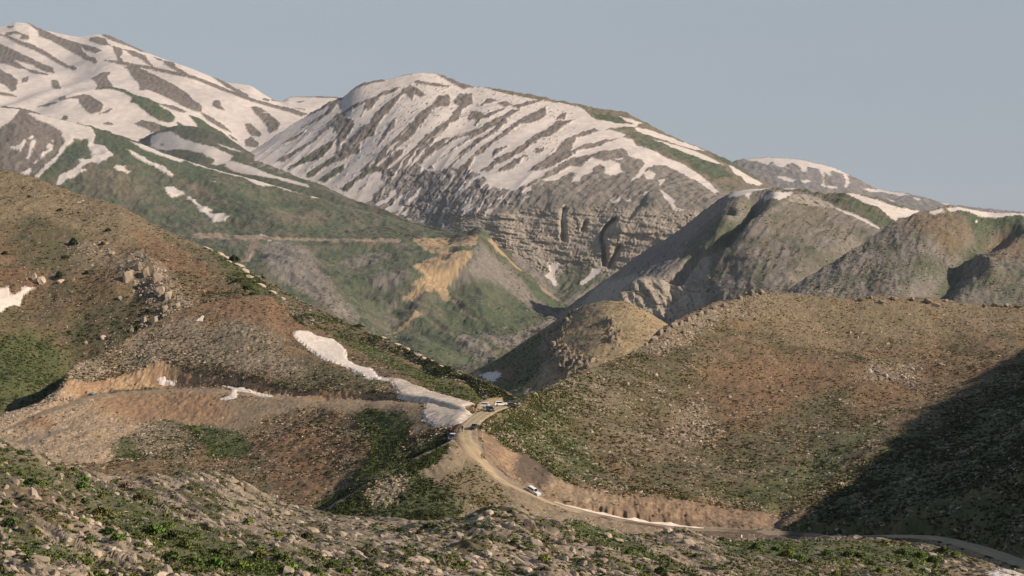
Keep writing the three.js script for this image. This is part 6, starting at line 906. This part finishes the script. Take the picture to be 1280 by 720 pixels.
function figureParts(pose) {
  if (figures[pose]) return figures[pose];
  const st = pose === 'step' ? 0.16 : 0.05, arm = pose === 'reach' ? 1 : 0;
  const hipL = [0.1, 0.92, 0], hipR = [-0.1, 0.92, 0], kneeL = [0.11, 0.5, st], kneeR = [-0.11, 0.5, 0.02], ankL = [0.12, 0.09, st * 0.8 - 0.04], ankR = [-0.12, 0.09, -st], shL = [0.19, 1.42, 0], shR = [-0.19, 1.42, 0];
  const elL = arm ? [0.3, 1.2, 0.18] : [0.26, 1.14, -0.03], elR = [-0.26, 1.14, -0.02], wrL = arm ? [0.26, 1.22, 0.42] : [0.27, 0.89, 0.08], wrR = [-0.27, 0.89, 0.08];
  const legs = e => [[hipL, kneeL, 0.085 + e, 0.058 + e], [kneeL, ankL, 0.056 + e, 0.04 + e], [hipR, kneeR, 0.085 + e, 0.058 + e], [kneeR, ankR, 0.056 + e, 0.04 + e], [[0.07, 0.95, 0], [-0.07, 0.95, 0], 0.1 + e, 0.1 + e]];
  const trunk = e => [[[0, 0.98, 0], [0, 1.2, 0.01], 0.125 + e, 0.12 + e], [[0.05, 1.2, 0], [0.1, 1.36, 0], 0.11 + e, 0.1 + e], [[-0.05, 1.2, 0], [-0.1, 1.36, 0], 0.11 + e, 0.1 + e], [shL, shR, 0.062 + e, 0.062 + e], [shL, elL, 0.052 + e, 0.042 + e], [shR, elR, 0.052 + e, 0.042 + e]];
  const fore = e => [[elL, wrL, 0.04 + e, 0.028 + e], [elR, wrR, 0.04 + e, 0.028 + e]];
  const head = [[[0, 1.42, 0], [0, 1.52, 0.01], 0.055, 0.05], [[0, 1.6, 0.01], [0, 1.66, 0], 0.082, 0.092], [[0, 1.555, 0.05], [0, 1.6, 0.04], 0.05, 0.06], [[0, 1.6, 0.1], [0, 1.625, 0.095], 0.014, 0.01], [[0.088, 1.61, 0], [0.088, 1.63, 0], 0.018, 0.018], [[-0.088, 1.61, 0], [-0.088, 1.63, 0], 0.018, 0.018]];
  const hands = [];
  for (const [w, e, s] of [[wrL, elL, 1], [wrR, elR, -1]]) {
    const d = new THREE.Vector3(w[0] - e[0], w[1] - e[1], w[2] - e[2]).normalize(), at = (k, o, f) => [w[0] + d.x * k + o * 0.3, w[1] + d.y * k, w[2] + d.z * k + o + f];
    hands.push([w, at(0.08, 0, 0), 0.028, 0.034]);
    for (let i = 0; i < 4; i++) { const o = (i - 1.5) * 0.021, l = [0.06, 0.075, 0.07, 0.055][i]; hands.push([at(0.09, o, 0), at(0.09 + l, o, 0.012), 0.0095, 0.008]); }
    hands.push([at(0.03, 0.03, 0), at(0.085, 0.055, 0.01), 0.011, 0.009]); void s;
  }
  const feet = [[ankL, [ankL[0] + 0.01, 0.045, ankL[2] + 0.17], 0.045, 0.035], [ankR, [ankR[0] - 0.01, 0.045, ankR[2] + 0.17], 0.045, 0.035]];
  const C = [0, 0.88, 0];
  return figures[pose] = {
    body: field([...legs(0), ...trunk(0), ...fore(0), ...head, ...hands, ...feet], 76, 0.92, C), top: field([...trunk(0.018), ...fore(0.014).map(([a, b, r, q]) => [a, a.map((v, i) => lerp(v, b[i], 0.85)), r, q])], 64, 0.92, C),
    trousers: field([...legs(0.016)], 64, 0.92, C), shoes: field(feet.map(([a, b]) => [[a[0], 0.06, a[2]], b, 0.055, 0.045]), 64, 0.92, C), hair: field([[[0, 1.66, -0.025], [0, 1.69, 0], 0.09, 0.092], [[0, 1.6, -0.05], [0, 1.66, -0.04], 0.06, 0.08]], 72, 0.92, C), eye: new THREE.SphereGeometry(0.011, 8, 6)
  };
}
function person(at, turn, pose, top, trousers, label, hair = hairMat) {
  const f = figureParts(pose), g = new THREE.Group(); g.name = numbered('person'); scene.add(g);
  const fab = c => new THREE.MeshStandardMaterial({ color: new THREE.Color().setRGB(...c), roughness: 0.9 });
  const b = part(g, 'body', f.body, skinMat); part(g, 'shirt', f.top, fab(top)); part(g, 'trousers', f.trousers, fab(trousers)); part(g, 'shoes', f.shoes, blackMat); part(g, 'hair', f.hair, hair);
  for (const s of [-1, 1]) part(b, 'eye', f.eye, blackMat, s * 0.034, 1.632, 0.083);
  g.position.copy(at); g.rotation.y = turn; g.userData = { label, category: 'person' }; return g;
}
person(surf(foreSlope, 346, 628), 2.6, 'step', [0.75, 0.75, 0.76], [0.02, 0.02, 0.025], 'person in a white top and black trousers on the crest of the rocky slope');
person(surf(foreSlope, 926.5, 677.5), 1.2, 'step', [0.75, 0.75, 0.76], [0.02, 0.02, 0.025], 'person in a white top and dark trousers standing on the grassy verge below the road');
person(stand(564, 541), 0.4, 'reach', [0.42, 0.03, 0.035], [0.06, 0.06, 0.08], 'person in a red jacket just behind the dark blue car with a white roof');
person(stand(578, 540), -0.7, 'step', [0.025, 0.025, 0.03], [0.03, 0.03, 0.035], 'person in dark clothes standing on the road between two parked cars');
person(stand(573.5, 541), 1.4, 'reach', [0.05, 0.03, 0.03], [0.02, 0.02, 0.02], 'person in dark brown clothes close to the snow fan and the parked car');
person(stand(79, 503), 1.2, 'step', [0.16, 0.03, 0.03], [0.03, 0.03, 0.04], 'person in a dull red top walking on the track scar');
person(stand(87.3, 501.5), 1.2, 'reach', [0.03, 0.03, 0.04], [0.03, 0.03, 0.04], 'person in dark clothes walking on the track scar beside the one in red');
{ // blue covered bundle at the side of the upper track
  const g = new THREE.Group(); g.name = 'tarpaulin_bundle'; scene.add(g); const at = stand(115, 494), tm = new THREE.MeshStandardMaterial({ color: new THREE.Color().setRGB(0.12, 0.16, 0.22), roughness: 0.6 });
  const c = rockGeometry(7, 6, 3, 1.15, 0.55, 0.6); part(g, 'cover', c, tm, 0, 0.45, 0, 0, 0.2, 0); part(g, 'strap', new THREE.TorusGeometry(0.62, 0.02, 6, 24), blackMat, 0.2, 0.42, 0, 0, Math.PI / 2, 0); part(g, 'crate', new RoundedBoxGeometry(0.8, 0.42, 0.5, 2, 0.03), new THREE.MeshStandardMaterial({ color: 0x4d5560, roughness: 0.8 }), -1.0, 0.2, 0.1);
  g.position.copy(at); g.userData = { label: 'blue grey covered bundle lying beside the track scar', category: 'bundle' };
}

const renderer = new THREE.WebGLRenderer({ antialias: true });
renderer.setSize(1024, 576);
renderer.toneMapping = THREE.LinearToneMapping;
renderer.toneMappingExposure = EXPOSURE;
renderer.shadowMap.enabled = true;
renderer.render(scene, camera);
